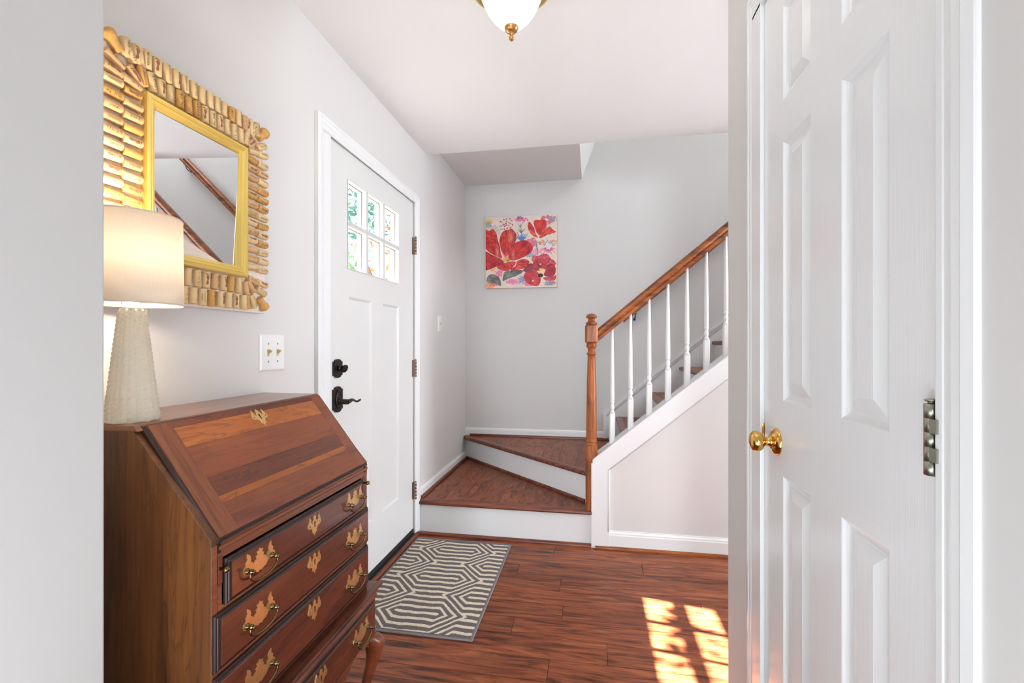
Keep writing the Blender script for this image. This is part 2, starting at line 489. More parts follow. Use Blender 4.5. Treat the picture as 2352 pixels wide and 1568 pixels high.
# baseboards
struct('baseboard_stair', MB().prism(basep(.10), .0925, FX1, lambda p, q, t: (t, YS - p, q + .004)), M['trim'])
struct('baseboard_left', MB().prism(basep(.068 + .0), D1 + .06, YB - .012, lambda p, q, t: (XL + p, t, Z1 + q)), M['trim'])
struct('baseboard_back', MB().prism(basep(.068), XL, .083, lambda p, q, t: (t, YB - p, Z2 + q)), M['trim'])
struct('baseboard_left_low', MB().prism(basep(.10), 1.43, 1.66, lambda p, q, t: (XL + p, t, q)), M['trim'])
# brown shoe mouldings at floor level
trim(MB().prism(quarter(.02, .016), XL + .02, -.006, lambda p, q, t: (t, YS - .001 - p, q)), M['nosing'])
trim(MB().prism(quarter(.016, .014), .012, FX1, lambda p, q, t: (t, YS - .012 - p, q)), M['oak'])
trim(MB().prism(quarter(.022, .022), 1.66, D1 + .045, lambda p, q, t: (XL - .004 + p, t, q)), M['nosingy'])

# entry door casing (mitred profile frame) and jamb
def casing(y0, y1, zt, x, sgn, wid=.055, zb=.0, edge=.016):
    """profile runs up, across and down; outer edge y0..y1, zt"""
    prof = [(0, 0), (0, edge), (.006, min(.017, edge + .004)), (.014, .018), (.017, .015), (.030, .014), (.036, .011), (.046, .010), (.050, .008), (wid, .006), (wid, 0)]
    if edge < .005: prof = [(0, 0), (0, .005), (.002, .0065), (.018, .0085), (.022, .0065), (.034, .007), (.040, .005), (wid, .0035), (wid, 0)]
    mb = MB()
    n = len(prof)
    rings = []
    for (yy, zz, dy, dz) in ((y0, zb, 1, 0), (y0, zt, 1, -1), (y1, zt, -1, -1), (y1, zb, -1, 0)):
        rings.append([(x + sgn * d, yy + dy * w_, zz + dz * w_) for w_, d in prof])
    mb.loft(rings, True, False)
    return mb
trim(casing(1.664, 2.7545, 2.113, XL, 1, .054, .03), M['trim'])
# jambs
mb = MB()
mb.box(XL - .12, XL + .002, D0 - .066, D0 - .001, 0, DT + .03)
mb.box(XL - .12, XL - .002, D1 + .002, D1 + .02, 0, DT + .03)
mb.box(XL - .12, XL - .002, D0 - .04, D1 + .02, DT + .002, DT + .03)
trim(mb, M['trim'])

# stringer band and vertical trim under the stair
ZBv = capz(.0) 
fy = YS - .016
mb = MB().prism([(-.003, 0.0), (.092, 0.0), (.092, capz(.092) - .135), (1.9, capz(1.9) - .135), (1.9, capz(1.9) - .002), (-.003, capz(-.003) - .002)], fy, YS, mxz)
trim(mb, M['trim'], .002)
# bead along the inner edge
mb = MB()
for (x0, z0), (x1, z1) in (((.088, .10), (.092, capz(.092) - .135)), ((.092, capz(.092) - .135), (1.9, capz(1.9) - .135))):
    mb.tube([(x0, fy + .001, z0), (x1, fy + .001, z1)], .004, 8)
trim(mb, M['trim'])
# thin corner strip beside the riser
trim(MB().box(-.010, -.003, fy - .002, YS, .0, .495), M['trim'], .001)

# ------------------------------------------------------------------ staircase
st = thing('staircase', 'winder staircase with brown wood treads and white risers rising right past the newel post', 'staircase', (-.5, 3.2, 0))
def clip(poly, axis, lo, hi):
    def half(pl, sgn, c):
        out = []
        for i in range(len(pl)):
            a, b = pl[i], pl[(i + 1) % len(pl)]
            da, db = sgn * (a[axis] - c), sgn * (b[axis] - c)
            if da >= 0: out.append(a)
            if da * db < 0:
                t = da / (da - db)
                out.append((a[0] + t * (b[0] - a[0]), a[1] + t * (b[1] - a[1])))
        return out
    p = half(poly, 1, lo)
    return half(p, -1, hi) if p else p
def area2(p): return abs(sum(p[i][0] * p[(i + 1) % len(p)][1] - p[(i + 1) % len(p)][0] * p[i][1] for i in range(len(p)))) / 2

def tread(poly, z, nose_a, nose_b, x0, pit=.12, planks=True):
    """poly: tread outline; nosing runs along nose_a-nose_b"""
    base = MB().prism(poly, z - .028, z - .008, mxy)
    t = obj('tread', base, M['nosing'], st)
    a, b = Vector(nose_a), Vector(nose_b)
    d = (b - a).normalized(); nrm = Vector((d.y, -d.x))
    cen = Vector((sum(p[0] for p in poly) / len(poly), sum(p[1] for p in poly) / len(poly)))
    if (cen - a).dot(nrm) > 0: nrm = -nrm       # outward
    prof = [(-.03, -.012), (-.03, .002), (-.004, .002), (.010, .000), (.016, -.006), (.017, -.016), (.012, -.024), (0, -.028), (-.012, -.028)]
    mb = MB()
    mb.prism(prof, 0, (b - a).length, lambda p, q, s: (a.x + d.x * s + nrm.x * p, a.y + d.y * s + nrm.y * p, z + q))
    obj('nosing', mb, M['nosing'] if abs(d.x) > abs(d.y) else M['nosingy'], t)
    lo = min(p[0] for p in poly); hi = max(p[0] for p in poly)
    x = x0
    while x < hi:
        q = clip(poly, 0, max(lo, x) + .0006, min(hi, x + pit) - .0006)
        if q and len(q) > 2 and area2(q) > 2e-4:
            obj('plank', MB().prism(q, z - .008, z, mxy), M['floory'], t)
        x += pit
    return t
# tread 1: triangle between front riser, left wall and the diagonal riser
ra, rb = (XL, 3.852), (-.045, 2.885)
t1 = tread([(XL, 2.762), (-.012, 2.762), (-.012, 2.86), (XL, 3.852)], Z1, (XL, 2.754), (-.006, 2.754), XL + .03)
obj('riser', MB().box(XL, -.008, YS, YS + .018, 0, Z1 - .028), M['trim'], st)
# riser 2, diagonal
dd = (Vector((rb[0], rb[1])) - Vector((ra[0], ra[1]))).normalized()
nn = Vector((-dd.y, dd.x)) * .016
mb = MB().prism([ra, (.03, rb[1] - (.075) * .93), (.03 + nn.x, rb[1] - .07 + nn.y), (ra[0] + nn.x, min(ra[1] + nn.y, 3.856))], Z1, Z2 - .028, mxy)
obj('riser', mb, M['trim'], st)
t2 = tread([(XL, 3.84), (.035, 2.822), (.21, 2.86), (.21, 3.853), (XL, 3.853)], Z2, (XL + .0, 3.818), (-.03, 2.862), XL + .015)
# shoe mouldings on tread 1 and 2
mb = MB().prism(quarter(.02, .014), 2.775, 3.83, lambda p, q, t: (XL + .012 + p, t, Z1 + q))
obj('shoe_moulding', mb, M['nosingy'], st)
nr = Vector((dd.y, -dd.x))
if nr.y > 0: nr = -nr
ln = (Vector(rb) - Vector(ra)).length
mb = MB().prism(quarter(.02, .014), .015, ln - .004, lambda p, q, s: (ra[0] + dd.x * s + nr.x * p, ra[1] + dd.y * s + nr.y * p, Z1 + q))
obj('shoe_moulding', mb, M['nosing'], st)
mb = MB().prism(quarter(.018, .014), XL + .045, .125, lambda p, q, t: (t, YB - .012 - p, Z2 + q))
obj('shoe_moulding', mb, M['nosing'], st)
# straight flight
for k in range(9):
    x = .185 + RUN * k
    z = .604 + RISE * k
    obj('riser', MB().box(x + .015, x + .031, 2.858, YB, z - RISE, z - .03), M['trim'], st)
    tread([(x + .012, 2.858), (x + RUN + .016, 2.858), (x + RUN + .016, YB - .02), (x + .012, YB - .02)], z, (x + .012, 2.858), (x + .012, YB - .02), x - 1, 3)
# closed stringer on the open side with cap
x1 = 2.2
mb = MB().prism([(.0, .42), (.0, capz(0) - .02), (x1, capz(x1) - .02), (x1, capz(x1) - .35), (.2, capz(.2) - .35)], YS + .012, 2.857, mxz)
obj('stringer', mb, M['trim'], st)
mb = MB().prism([(.004, capz(.004) - .018), (.004, capz(.004)), (x1, capz(x1)), (x1, capz(x1) - .018)], YS - .020, 2.868, mxz)
obj('stringer_cap', mb, M['trim'], st, bevel=.003)
# skirt board on the back wall
def skz(x): return .629 + .8225 * (x - .087)
mb = MB().prism([(.083, Z2), (.083, skz(.083)), (x1, skz(x1)), (x1, skz(x1) - .30), (.35, skz(.35) - .30), (.25, Z2)], YB - .014, YB - .001, mxz)
sk = obj('skirt_board', mb, M['trim'], st, bevel=.002)
mb = MB().prism([(.083, skz(.083) - .020), (.083, skz(.083) + .004), (x1, skz(x1) + .004), (x1, skz(x1) - .020)], YB - .024, YB - .001, mxz)
mb.prism([(.083, Z2), (.083, skz(.083) - .018), (.105, skz(.105) - .018), (.105, Z2)], YB - .020, YB - .001, mxz)
mb.tube([(.105, YB - .016, skz(.105) - .040), (x1, YB - .016, skz(x1) - .040)], .004, 8)
obj('skirt_moulding', mb, M['trim'], st)

# ------------------------------------------------------------------ stair railing
rl = thing('stair_railing', 'stained wood handrail on white turned balusters ending at a brown newel post', 'railing', (-.008, 2.7775, Z1))
NX, NY = -.009, 2.7805
nw = None
def sqr(h, r, c=1.0):
    """ring of 16 points blending square (c=0) and circle (c=1)"""
    out = []
    for i in range(16):
        a = 2 * PI * (i + .5) / 16
        ca, sa = math.cos(a), math.sin(a)
        k = 1 / max(abs(ca), abs(sa))
        f = (1 - c) * k + c
        out.append((NX + r * f * ca, NY + r * f * sa, h))
    return out
mb = MB()
mb.loft([sqr(Z1, .0345, .02), sqr(.595, .0345, .02)], True, False)
mb.loft([sqr(.595, .0345, .05), sqr(.603, .033, .5), sqr(.607, .029, 1), sqr(.612, .033, 1), sqr(.618, .034, 1), sqr(.624, .031, 1), sqr(.632, .0315, 1),
         sqr(.75, .0305, .75), sqr(.95, .0275, .75), sqr(1.095, .0235, .9), sqr(1.125, .0225, 1)], True)
mb.loft([sqr(1.125, .0225, 1), sqr(1.130, .0285, 1), sqr(1.137, .0285, 1), sqr(1.142, .022, 1), sqr(1.165, .0215, 1), sqr(1.170, .027, 1), sqr(1.178, .0315, 1), sqr(1.186, .0315, 1), sqr(1.190, .027, 1), sqr(1.196, .030, .7)], True)
nw = obj('newel_post', mb, M['oakz'], rl, label='orange brown newel post with octagonal taper')
mb = MB().loft([sqr(1.196, .031, .4), sqr(1.204, .038, .02), sqr(1.296, .038, .02), sqr(1.304, .033, .4), sqr(1.306, .03, 1)], True, False)
obj('newel_block', mb, M['oakz'], nw)
mb = MB().loft([sqr(1.305, .030, 1), sqr(1.309, .034, 1), sqr(1.315, .034, 1), sqr(1.318, .029, 1), sqr(1.324, .022, 1), sqr(1.335, .019, 1), sqr(1.343, .021, 1), sqr(1.346, .030, 1),
                sqr(1.350, .033, 1), sqr(1.356, .032, 1), sqr(1.364, .025, 1), sqr(1.370, .012, 1), sqr(1.372, .002, 1)], True)
obj('newel_cap', mb, M['oakz'], nw)
# handrail, moulded section swept along the slope
def railz(x): return 1.249 + .831 * (x - .035)      # centre line
def rail_mb(xa, xb, yc, zf):
    prof = [(-.022, -.030), (.022, -.030), (.024, -.014), (.019, -.008), (.030, .004), (.031, .016), (.024, .026), (.010, .031), (-.010, .031), (-.024, .026), (-.031, .016), (-.030, .004), (-.019, -.008), (-.024, -.014)]
    s = math.atan(.831); c = 1 / math.cos(s)
    return MB().loft([[(x, yc + p, zf(x) + q * c) for p, q in prof] for x in (xa, xb)], True, False)
obj('handrail', rail_mb(.026, 1.43, 2.80, railz), M['oak'], rl, bevel=.0015)
bx = .1115
bal_me = None
def bal_mb():
    s_, c_ = .0, 0
    mb = MB()
    def ring(h, r, c):
        out = []
        for i in range(16):
            a = 2 * PI * (i + .5) / 16
            ca, sa = math.cos(a), math.sin(a); k = 1 / max(abs(ca), abs(sa)); f = (1 - c) * k + c
            out.append((r * f * ca, r * f * sa, h))
        return out
    b0 = ring(-.02, .0165, .02)
    b0 = [(x, y, -.006 + .8225 * x) for x, y, z in b0]
    mb.loft([b0, ring(.168, .0165, .02)], True, False)
    mb.loft([ring(.168, .0165, .02), ring(.182, .012, .9), ring(.190, .0095, 1), ring(.195, .0125, 1), ring(.203, .0135, 1), ring(.212, .0125, 1), ring(.220, .0105, 1),
             ring(.228, .0100, 1), ring(.233, .0135, 1), ring(.240, .0135, 1), ring(.244, .0115, 1), ring(.250, .0135, 1), ring(.30, .0135, 1), ring(.45, .0115, 1), ring(.62, .0085, 1), ring(.678, .0078, 1)], True)
    return mb
bme = mesh_from(bal_mb(), 'baluster', (0, 0, 0), [M['trim']])
for k in range(12):
    x = .1115 + .1055 * k
    o = bpy.data.objects.new('baluster', bme); C.objects.link(o)
    o.parent = rl; o.location = Vector((x, 2.80, capz(x))) - worigin(rl)

# wall mounted rail
wr = thing('wall_handrail', 'brown handrail fixed to the back stair wall on dark brackets', 'handrail', (.9, YB - .07, 1.9))
def wrz(x): return 1.452 + .831 * (x - .3026)
obj('rail', rail_mb(.24, 2.0, YB - .07, wrz), M['oak'], wr, bevel=.0015)
for x in (.33, 1.18, 1.9):
    z = wrz(x) - .038
    mb = MB().lathe([(.010, 0), (.010, .003), (.007, .008), (.005, .010)], (x, YB, z - .045), 'y', 16)
    for i, v in enumerate(mb.v): mb.v[i] = (v[0], 2 * YB - v[1] - .0, v[2])
    mb.tube([(x, YB - .006, z - .045), (x, YB - .03, z - .048), (x, YB - .055, z - .038), (x, YB - .068, z - .015), (x, YB - .07, z)], .0035, 8)
    mb.box(x - .012, x + .012, YB - .078, YB - .062, z - .003, z + .002)
    obj('bracket', mb, M['bronze'], wr)

# ------------------------------------------------------------------ entry door
XD = XL - .010
d1 = empty_struct('door_1', (XD, 2.24, 0))
DY0, DY1, DZ0, DZ1 = 1.781, 2.699, .055, 2.074
WY0, WY1, WZ0, WZ1 = 1.930, 2.4925, 1.530, 1.936
PY = ((1.944, 2.162), (2.284, 2.502))
PZ0, PZ1 = .305, 1.404
mb = MB()
T = .045
xa, xb = XD - T, XD
ys = [DY0, WY0, WY1, DY1]
mb.box(xa, xb, DY0, WY0, DZ0, DZ1).box(xa, xb, WY1, DY1, DZ0, DZ1)
mb.box(xa, xb, WY0, WY1, WZ1, DZ1).box(xa, xb, WY0, WY1, PZ1, WZ0).box(xa, xb, WY0, WY1, DZ0, PZ0)
mb.box(xa, xb, PY[0][1], PY[1][0], PZ0, PZ1)
mb.box(xa, xb, WY0, PY[0][0], PZ0, PZ1); mb.box(xa, xb, WY1, PY[1][1], PZ0, PZ1) if False else None
slab = obj('slab', mb, M['entry'], d1)
# recessed panels
for i, (a, b) in enumerate(PY):
    a_, b_ = (a, b)
    m2 = MB().rings((a_, min(b_, WY1 if i else b_), PZ0, PZ1), [(0, 0), (.001, -.0005), (.011, -.009)], lambda p, q, d: (XD + d, p, q))
    m2.box(xa, xa + .02, a_, b_, PZ0, PZ1)
    obj('panel', m2, M['entry'], d1)
# glazing frame: recessed rings from room side
m2 = MB().rings((WY0, WY1, WZ0, WZ1), [(0, .002), (.004, .001), (.0045, -.05)], lambda p, q, d: (XD + d, p, q), fill=False)
obj('window_frame', m2, M['bars'], d1)
bars = [2.114, 2.300]
zbar = 1.736
for yb in bars:
    obj('muntin', MB().box(XD - .048, XD + .001, yb - .0105, yb + .0105, WZ0, WZ1), M['bars'], d1, bevel=.002)
obj('muntin', MB().box(XD - .048, XD + .0005, WY0, WY1, zbar - .0105, zbar + .0105), M['bars'], d1, bevel=.002)
for a, b in ((WY0 + .004, bars[0] - .0105), (bars[0] + .0105, bars[1] - .0105), (bars[1] + .0105, WY1 - .004)):
    for c, e in ((WZ0 + .004, zbar - .0105), (zbar + .0105, WZ1 - .004)):
        m2 = MB().box(XD - .026, XD - .024, a, b, c, e)
        obj('pane', m2, M['glass'], d1)
        m2 = MB().rings((a, b, c, e), [(0, -.0235), (.004, -.0235), (.004, -.022), (.0, -.022)], lambda p, q, d: (XD + d, p, q), fill=False)
        obj('glazing_strip', m2, M['rnickel'], d1)
obj('door_sweep', MB().box(XD - .045, XD + .004, DY0, DY1, .030, .056), M['black'], d1)
obj('threshold', MB().box(XD - .11, XD + .012, D0 - .0, D1, 0, .028), M['black'], d1)
# hinges
def butt(parent, x, y, z0, z1, r, m, sgn, leaf, n=5):
    mb = MB()
    h = (z1 - z0) / n
    h_ = h
    hg = None
    for k in range(n):
        mb.lathe([(r, .0004), (r, h - .0004)], (x, y, z0 + k * h), 'z', 24)
    mb.lathe([(r * .93, 0), (r * .93, z1 - z0)], (x, y, z0), 'z', 24)
    mb.lathe([(r * .45, 0), (r * .5, .003)], (x, y, z1), 'z', 20).lathe([(r * .8, .003), (r * .95, .004), (r * .95, .0052), (r * .5, .0065)], (x, y, z1), 'z', 20)
    hg = obj('hinge', mb, m, parent)
    return hg
for z0, z1 in ((1.742, 1.846), (.990, 1.092), (.238, .342)):
    hg = butt(d1, XL + .008, 2.7000, z0, z1, .0060, M['rnickel'], 1, 0)
    obj('hinge_leaf', MB().box(XL - .0098, XL - .0085, 2.686, 2.6985, z0, z1).box(XL - .0095, XL + .006, 2.6985, 2.7005, z0, z1), M['rnickel'], hg)
# escutcheon plates with arched ends, deadbolt turn and lever
def archplate(yc, z0, z1, hw, r):
    p = [(yc - hw, z0 + r * .35), (yc - hw * .86, z0 + r * .35)]
    for k in range(9):
        a = PI + PI * k / 8
        p.append((yc + hw * .72 * math.cos(a), z0 + r * .35 + r * .65 * .5 * math.sin(a) * 1.1))
    p += [(yc + hw * .86, z0 + r * .35), (yc + hw, z0 + r * .35), (yc + hw, z1 - r * .35), (yc + hw * .86, z1 - r * .35)]
    for k in range(9):
        a = PI * k / 8
        p.append((yc + hw * .72 * math.cos(a), z1 - r * .35 + r * .65 * .5 * math.sin(a) * 1.1))
    p += [(yc - hw * .86, z1 - r * .35), (yc - hw, z1 - r * .35)]
    return p
LY = 1.840
mb = MB().prism(archplate(LY, 1.043, 1.124, .034, .03), XD, XD + .009, myz)
db = obj('deadbolt', mb, M['bronze'], d1, bevel=.001)
mb = MB().lathe([(.013, 0), (.013, .008), (.009, .012)], (XD + .009, LY, 1.083), 'x', 20)
rings = []
for s, hw, hz in ((0, .004, .008), (.012, .004, .013), (.022, .0045, .017), (.032, .004, .015), (.038, .002, .008)):
    rings.append([(XD + .014 + s, LY + hw * math.cos(a) * 1.0 + hz * .5 * math.sin(a), 1.083 + hz * math.sin(a)) for a in [2 * PI * i / 12 for i in range(12)]])
mb.loft(rings)
obj('thumb_turn', mb, M['bronze'], db)
mb = MB().prism(archplate(LY, .894, 1.006, .036, .035), XD, XD + .009, myz)
lv = obj('lever_plate', mb, M['bronze'], d1, bevel=.001)
mb = MB()
r_ = [[(XD + d, LY + ry * math.cos(a), .95 + rz * math.sin(a)) for a in [2 * PI * i / 24 for i in range(24)]] for d, ry, rz in ((.009, .026, .043), (.013, .024, .040), (.015, .020, .035), (.014, .019, .033), (.016, .010, .012))]
mb.loft(r_)
mb.lathe([(.017, .012), (.014, .018), (.0115, .022), (.0115, .052), (.010, .056)], (XD, LY, .940), 'x', 20)
obj('rosette', mb, M['bronze'], lv)
pts = [(XD + .050, LY - .004, .940), (XD + .052, LY + .012, .941), (XD + .051, LY + .030, .944), (XD + .049, LY + .048, .944), (XD + .047, LY + .066, .937), (XD + .047, LY + .084, .931), (XD + .050, LY + .100, .934), (XD + .053, LY + .108, .939)]
mb = MB()
rr = [(.010, .010), (.0105, .0095), (.009, .008), (.008, .006), (.0085, .0045), (.009, .004), (.008, .004), (.004, .0025)]
rings = []
for (px, py, pz), (ra_, rb_) in zip(pts, rr):
    rings.append([(px + ra_ * math.cos(a), py, pz + rb_ * math.sin(a)) for a in [2 * PI * i / 12 for i in range(12)]])
mb.loft(rings)
obj('lever', mb, M['bronze'], lv)

# ------------------------------------------------------------------ closet door
d2 = empty_struct('door_2', (XR, .96, 0))
cols = ((.762, .894), (1.010, 1.146))
rows = ((.255, .886), (1.057, 1.648), (1.742, 1.958))
X0 = XR + .004
mapc = lambda p, q, d: (X0 + d, p, q)
TY0, TY1 = CY0 + .003, CY1 - .003
xs0, xs1 = X0, X0 + .034
mb = MB()
mb.box(xs0, xs1, TY0, cols[0][0], .012, CT - .003).box(xs0, xs1, cols[0][1], cols[1][0], .012, CT - .003).box(xs0, xs1, cols[1][1], TY1, .012, CT - .003)
sl2 = obj('stile', mb, M['doorv'], d2)
zr = [(.012, rows[0][0]), (rows[0][1], rows[1][0]), (rows[1][1], rows[2][0]), (rows[2][1], CT - .003)]
for a, b in zr:
    mb = MB()
    for c in cols: mb.box(xs0, xs1, c[0], c[1], a, b)
    obj('rail', mb, M['doorh'], d2)
for c in cols:
    for a, b in rows:
        mb = MB().rings((c[0], c[1], a, b), [(0, 0), (.002, .001), (.006, .0045), (.011, .0075), (.016, .0085), (.019, .0085), (.042, .0025), (.043, .0020)], mapc)
        obj('panel', mb, M['doorv'], d2)
hg = butt(d2, XR - .003, .6655, 1.021, 1.111, .0076, M['nickel'], 1, 0)
mb = MB().box(XR - .005, XR + .0005, .6435, .6555, 1.021, 1.111)
for k in (1, 3): mb.box(XR - .0085, XR - .003, .648, .666, 1.021 + .018 * k + .0003, 1.021 + .018 * (k + 1) - .0003)
obj('hinge_leaf', mb, M['nickel'], hg)
for zz in (1.80, .20):
    butt(d2, XR - .003, .6655, zz, zz + .09, .0076, M['nickel'], 1, 0)
KY, KZ = 1.182, .957
mb = MB().lathe([(.032, -.0), (.032, -.002), (.030, -.006), (.020, -.013), (.0145, -.015)], (X0, KY, KZ), 'x', 40)
kr = obj('knob_rose', mb, M['brass'], d2)
mb = MB().lathe([(.0135, -.012), (.0135, -.017), (.0105, -.018), (.0105, -.028), (.013, -.030), (.019, -.033), (.0235, -.039), (.0245, -.046), (.0225, -.053), (.016, -.058), (.008, -.060), (.001, -.0605)], (X0, KY, KZ), 'x', 40)
obj('door_knob', mb, M['brass'], kr)
obj('latch_plate', MB().box(XR - .0015, XR + .01, CY1 - .0005, CY1 + .006, KZ - .026, KZ + .030), M['brass'], d2, bevel=.001)
# casing and jamb of the closet door
trim(casing(CY0 - .062, CY1 + .105, CT + .078, XR, -1, .058, 0, .004), M['trim'])
mb = MB().box(XR - .006, XR + .11, CY0 - .013, CY0 - .0005, 0, CT + .01).box(XR - .006, XR + .11, CY1 + .0005, CY1 + .06, 0, CT + .01).box(XR - .006, XR + .11, CY0 - .013, CY1 + .06, CT + .0005, CT + .03)
trim(mb, M['trim'], .0015)
# ------------------------------------------------------------------ slant-front desk
DX0, DXF, DYN, DYF = XL + .002, -.712, .7636, 1.3756
TX, TZ, BZ = -.882, 1.027, .809          # top front edge, hinge line
dk = thing('secretary_desk', 'slant-front cherry writing desk with brass drawer pulls standing on curved legs by the wall', 'desk', (-.9, 1.07, 0))
side = [(DX0, .40), (DXF, .40), (DXF, BZ + .004), (TX - .004, TZ - .012), (DX0, TZ - .012)]
obj('side_panel', MB().prism(side, DYN, DYN + .016, mxz), M['cherryz'], dk, bevel=.0012)
obj('side_panel', MB().prism(side, DYF - .016, DYF, mxz), M['cherryz'], dk, bevel=.0012)
obj('back_panel', MB().box(DX0, DX0 + .006, DYN + .016, DYF - .016, .40, TZ - .012), M['cherry_d'], dk)
obj('desk_top', MB().prism([(DX0, TZ - .012), (TX + .005, TZ - .012), (TX - .004, TZ), (DX0, TZ)], DYN - .0, DYF, mxz), M['cherry_t'], dk, bevel=.0015)
# edge strip along the side slant
lx, lz = DXF - TX, BZ - TZ
ll = math.hypot(lx, lz); ux, uz = lx / ll, lz / ll; nx_, nz_ = -uz, ux      # along slant, outward normal
def lid_map(y, s, d): return (TX + ux * s + nx_ * d, y, TZ + uz * s + nz_ * d)
LY0, LY1, LS = DYN + .012, DYF + .001, ll + .006
lid = MB()
def lbox(mb, y0, y1, s0, s1, d0, d1):
    v = [lid_map(y, s, d) for y in (y0, y1) for s in (s0, s1) for d in (d0, d1)]
    return mb.add(v, [(0, 1, 3, 2), (4, 6, 7, 5), (0, 4, 5, 1), (2, 3, 7, 6), (0, 2, 6, 4), (1, 5, 7, 3)])
lidm = MB(); lbox(lidm, LY0 + .004, LY1 - .006, .004, LS - .006, -.012, -.0005)
ld = obj('writing_lid', lidm, M['cherry_d'], dk)
# moulded rim round the lid
rim = MB()
rim.rings((LY0, LY1, .001, LS), [(0, -.010), (0, -.003), (.003, -.001), (.0045, .0012), (.0075, .0012), (.0085, -.001)], lambda p, q, d: lid_map(p, q, d), fill=False)
obj('lid_rim', rim, M['lip'], ld)
obj('end_cleat', lbox(MB(), LY0 + .008, .8335, .006, LS - .008, -.001, .0018), M['cleat'], ld)
obj('end_cleat', lbox(MB(), 1.322, LY1 - .008, .006, LS - .008, -.001, .0018), M['cherry'], ld)
staves = [(.006, .022, 'cherry_d'), (.022, .072, 'cherry_o'), (.072, .150, 'cherry'), (.150, .196, 'cherry_d'), (.196, .212, 'cherry_o'), (.212, LS - .008, 'cherry')]
for a, b, m_ in staves:
    obj('lid_board', lbox(MB(), .8337, 1.3218, a + .0002, b - .0002, -.001, .0016), M[m_], ld)
# keyhole plate shape (mm)
ESC = [(0, 26), (3, 22), (6, 20), (4, 14), (9, 11), (10, 4), (13, 9), (16, 11), (15, 17), (19, 24), (22, 16), (26, 8), (27, 0), (23, -5), (16, -5), (12, -8), (8, -14), (10, -18), (4, -20), (0, -27)]
PLATE = [(0, 34), (3, 29), (10, 28), (7, 21), (13, 17), (10, 11), (17, 8), (20, 4), (23, 10), (28, 13), (26, 20), (30, 30), (36, 35), (36, 24), (42, 16), (41, 9), (46, 5), (49, -3), (46, -10), (40, -13), (33, -11), (28, -9), (24, -13), (19, -19), (11, -21), (6, -25), (0, -22)]
def sym(h): return [(x, y) for x, y in h] + [(-x, y) for x, y in h[::-1] if x > 0]
def keyplate(parent, mapf, m=None, sc=.001):
    p = [(x * sc, y * sc) for x, y in sym(ESC)]
    e = obj('keyhole_plate', MB().prism(p, 0, .0016, mapf), m or M['abrass'], parent, recalc=True)
    kh = [(.0022 * math.cos(a), .007 + .0026 * math.sin(a)) for a in [PI * (k / 8) - .5 for k in range(0, 12)]]
    kh = [(.0026 * math.cos(a), .0065 + .0026 * math.sin(a)) for a in [-.9 + (2 * PI - 1.35) * k / 12 for k in range(13)]] + [(-.0012, -.004), (0, -.0065), (.0016, -.004)]
    obj('keyhole', MB().prism(kh, .0014, .0022, mapf), M['black'], e)
    for s in (-1, 1):
        pts = []
        c0 = Vector(mapf(s * .020, .0, .0016)); 
        q = MB(); rg = []
        for r_, d_ in ((.0016, .0014), (.0014, .0024), (.0004, .0028)):
            rg.append([mapf(s * .020 + r_ * math.cos(a), .002 + r_ * math.sin(a), d_) for a in [2 * PI * i / 8 for i in range(8)]])
        q.loft(rg); obj('pin', q, M['dbrass'], e)
    return e
keyplate(ld, lambda p, q, t: lid_map(1.075 + p, .040 - q, .0016 + t))
def handle(parent, yc, zc, xf):
    mapf = lambda p, q, t: (xf + t, yc + p, zc + q)
    p = [(x * .00098, y * .00085 + .002) for x, y in sym(PLATE)]
    e = obj('back_plate', MB().prism(p, 0, .0016, mapf), M['abrass'], parent)
    for s in (-1, 1):
        q = MB().lathe([(.0065, .0015), (.0065, .0035), (.004, .005), (.0035, .009), (.0055, .011), (.0055, .014), (.003, .016), (.0035, .0175), (.0035, .0195), (.0005, .021)], (xf, yc + s * .0375, zc - .002), 'x', 14)
        obj('post', q, M['dbrass'], e)
    path = [(-.0375, -.002), (-.041, -.006), (-.0415, -.012), (-.038, -.018), (-.030, -.0235), (-.018, -.027), (0, -.0285)]
    path = path + [(-a, b) for a, b in path[:-1]][::-1]
    n = len(path)
    rad = [.0018 + .0012 * (1 - abs(i - (n - 1) / 2) / ((n - 1) / 2)) for i in range(n)]
    obj('bail', MB().tube([(xf + .0125, yc + a, zc + b) for a, b in path], rad, 8), M['dbrass'], e)
    return e
# front frame
XFc = DXF
fr = MB()
fr.box(XFc - .02, XFc - .0005, DYN + .016, DYF - .016, .772, BZ - .006)
fr.box(XFc - .02, XFc - .0005, DYN + .016, .790, .40, .772).box(XFc - .02, XFc - .0005, 1.3385, DYF - .016, .40, .772)
for z in (.4, .548, .6675): fr.box(XFc - .02, XFc - .0005, .790, 1.3385, z, z + (.03 if z == .4 else .012))
obj('front_frame', fr, M['railm'], dk)
obj('front_stile', MB().box(XFc - .02, XFc + .0005, DYN + .0005, DYN + .0145, .41, .80), M['railm'], dk, bevel=.0008)
obj('top_rail', MB().prism([(XFc - .010, .772), (XFc + .001, .772), (XFc + .001, .786), (XFc + .003, .790), (XFc + .003, .796), (XFc - .010, .800)], DYN + .0165, DYF - .001, mxz), M['railm'], dk)
obj('lid_hinge', MB().box(XFc - .01, XFc + .0022, DYN + .0145, DYN + .021, .783, .802), M['bronze'], dk)
obj('lid_hinge', MB().box(XFc - .01, XFc + .0022, DYF - .02, DYF - .013, .783, .802), M['bronze'], dk)
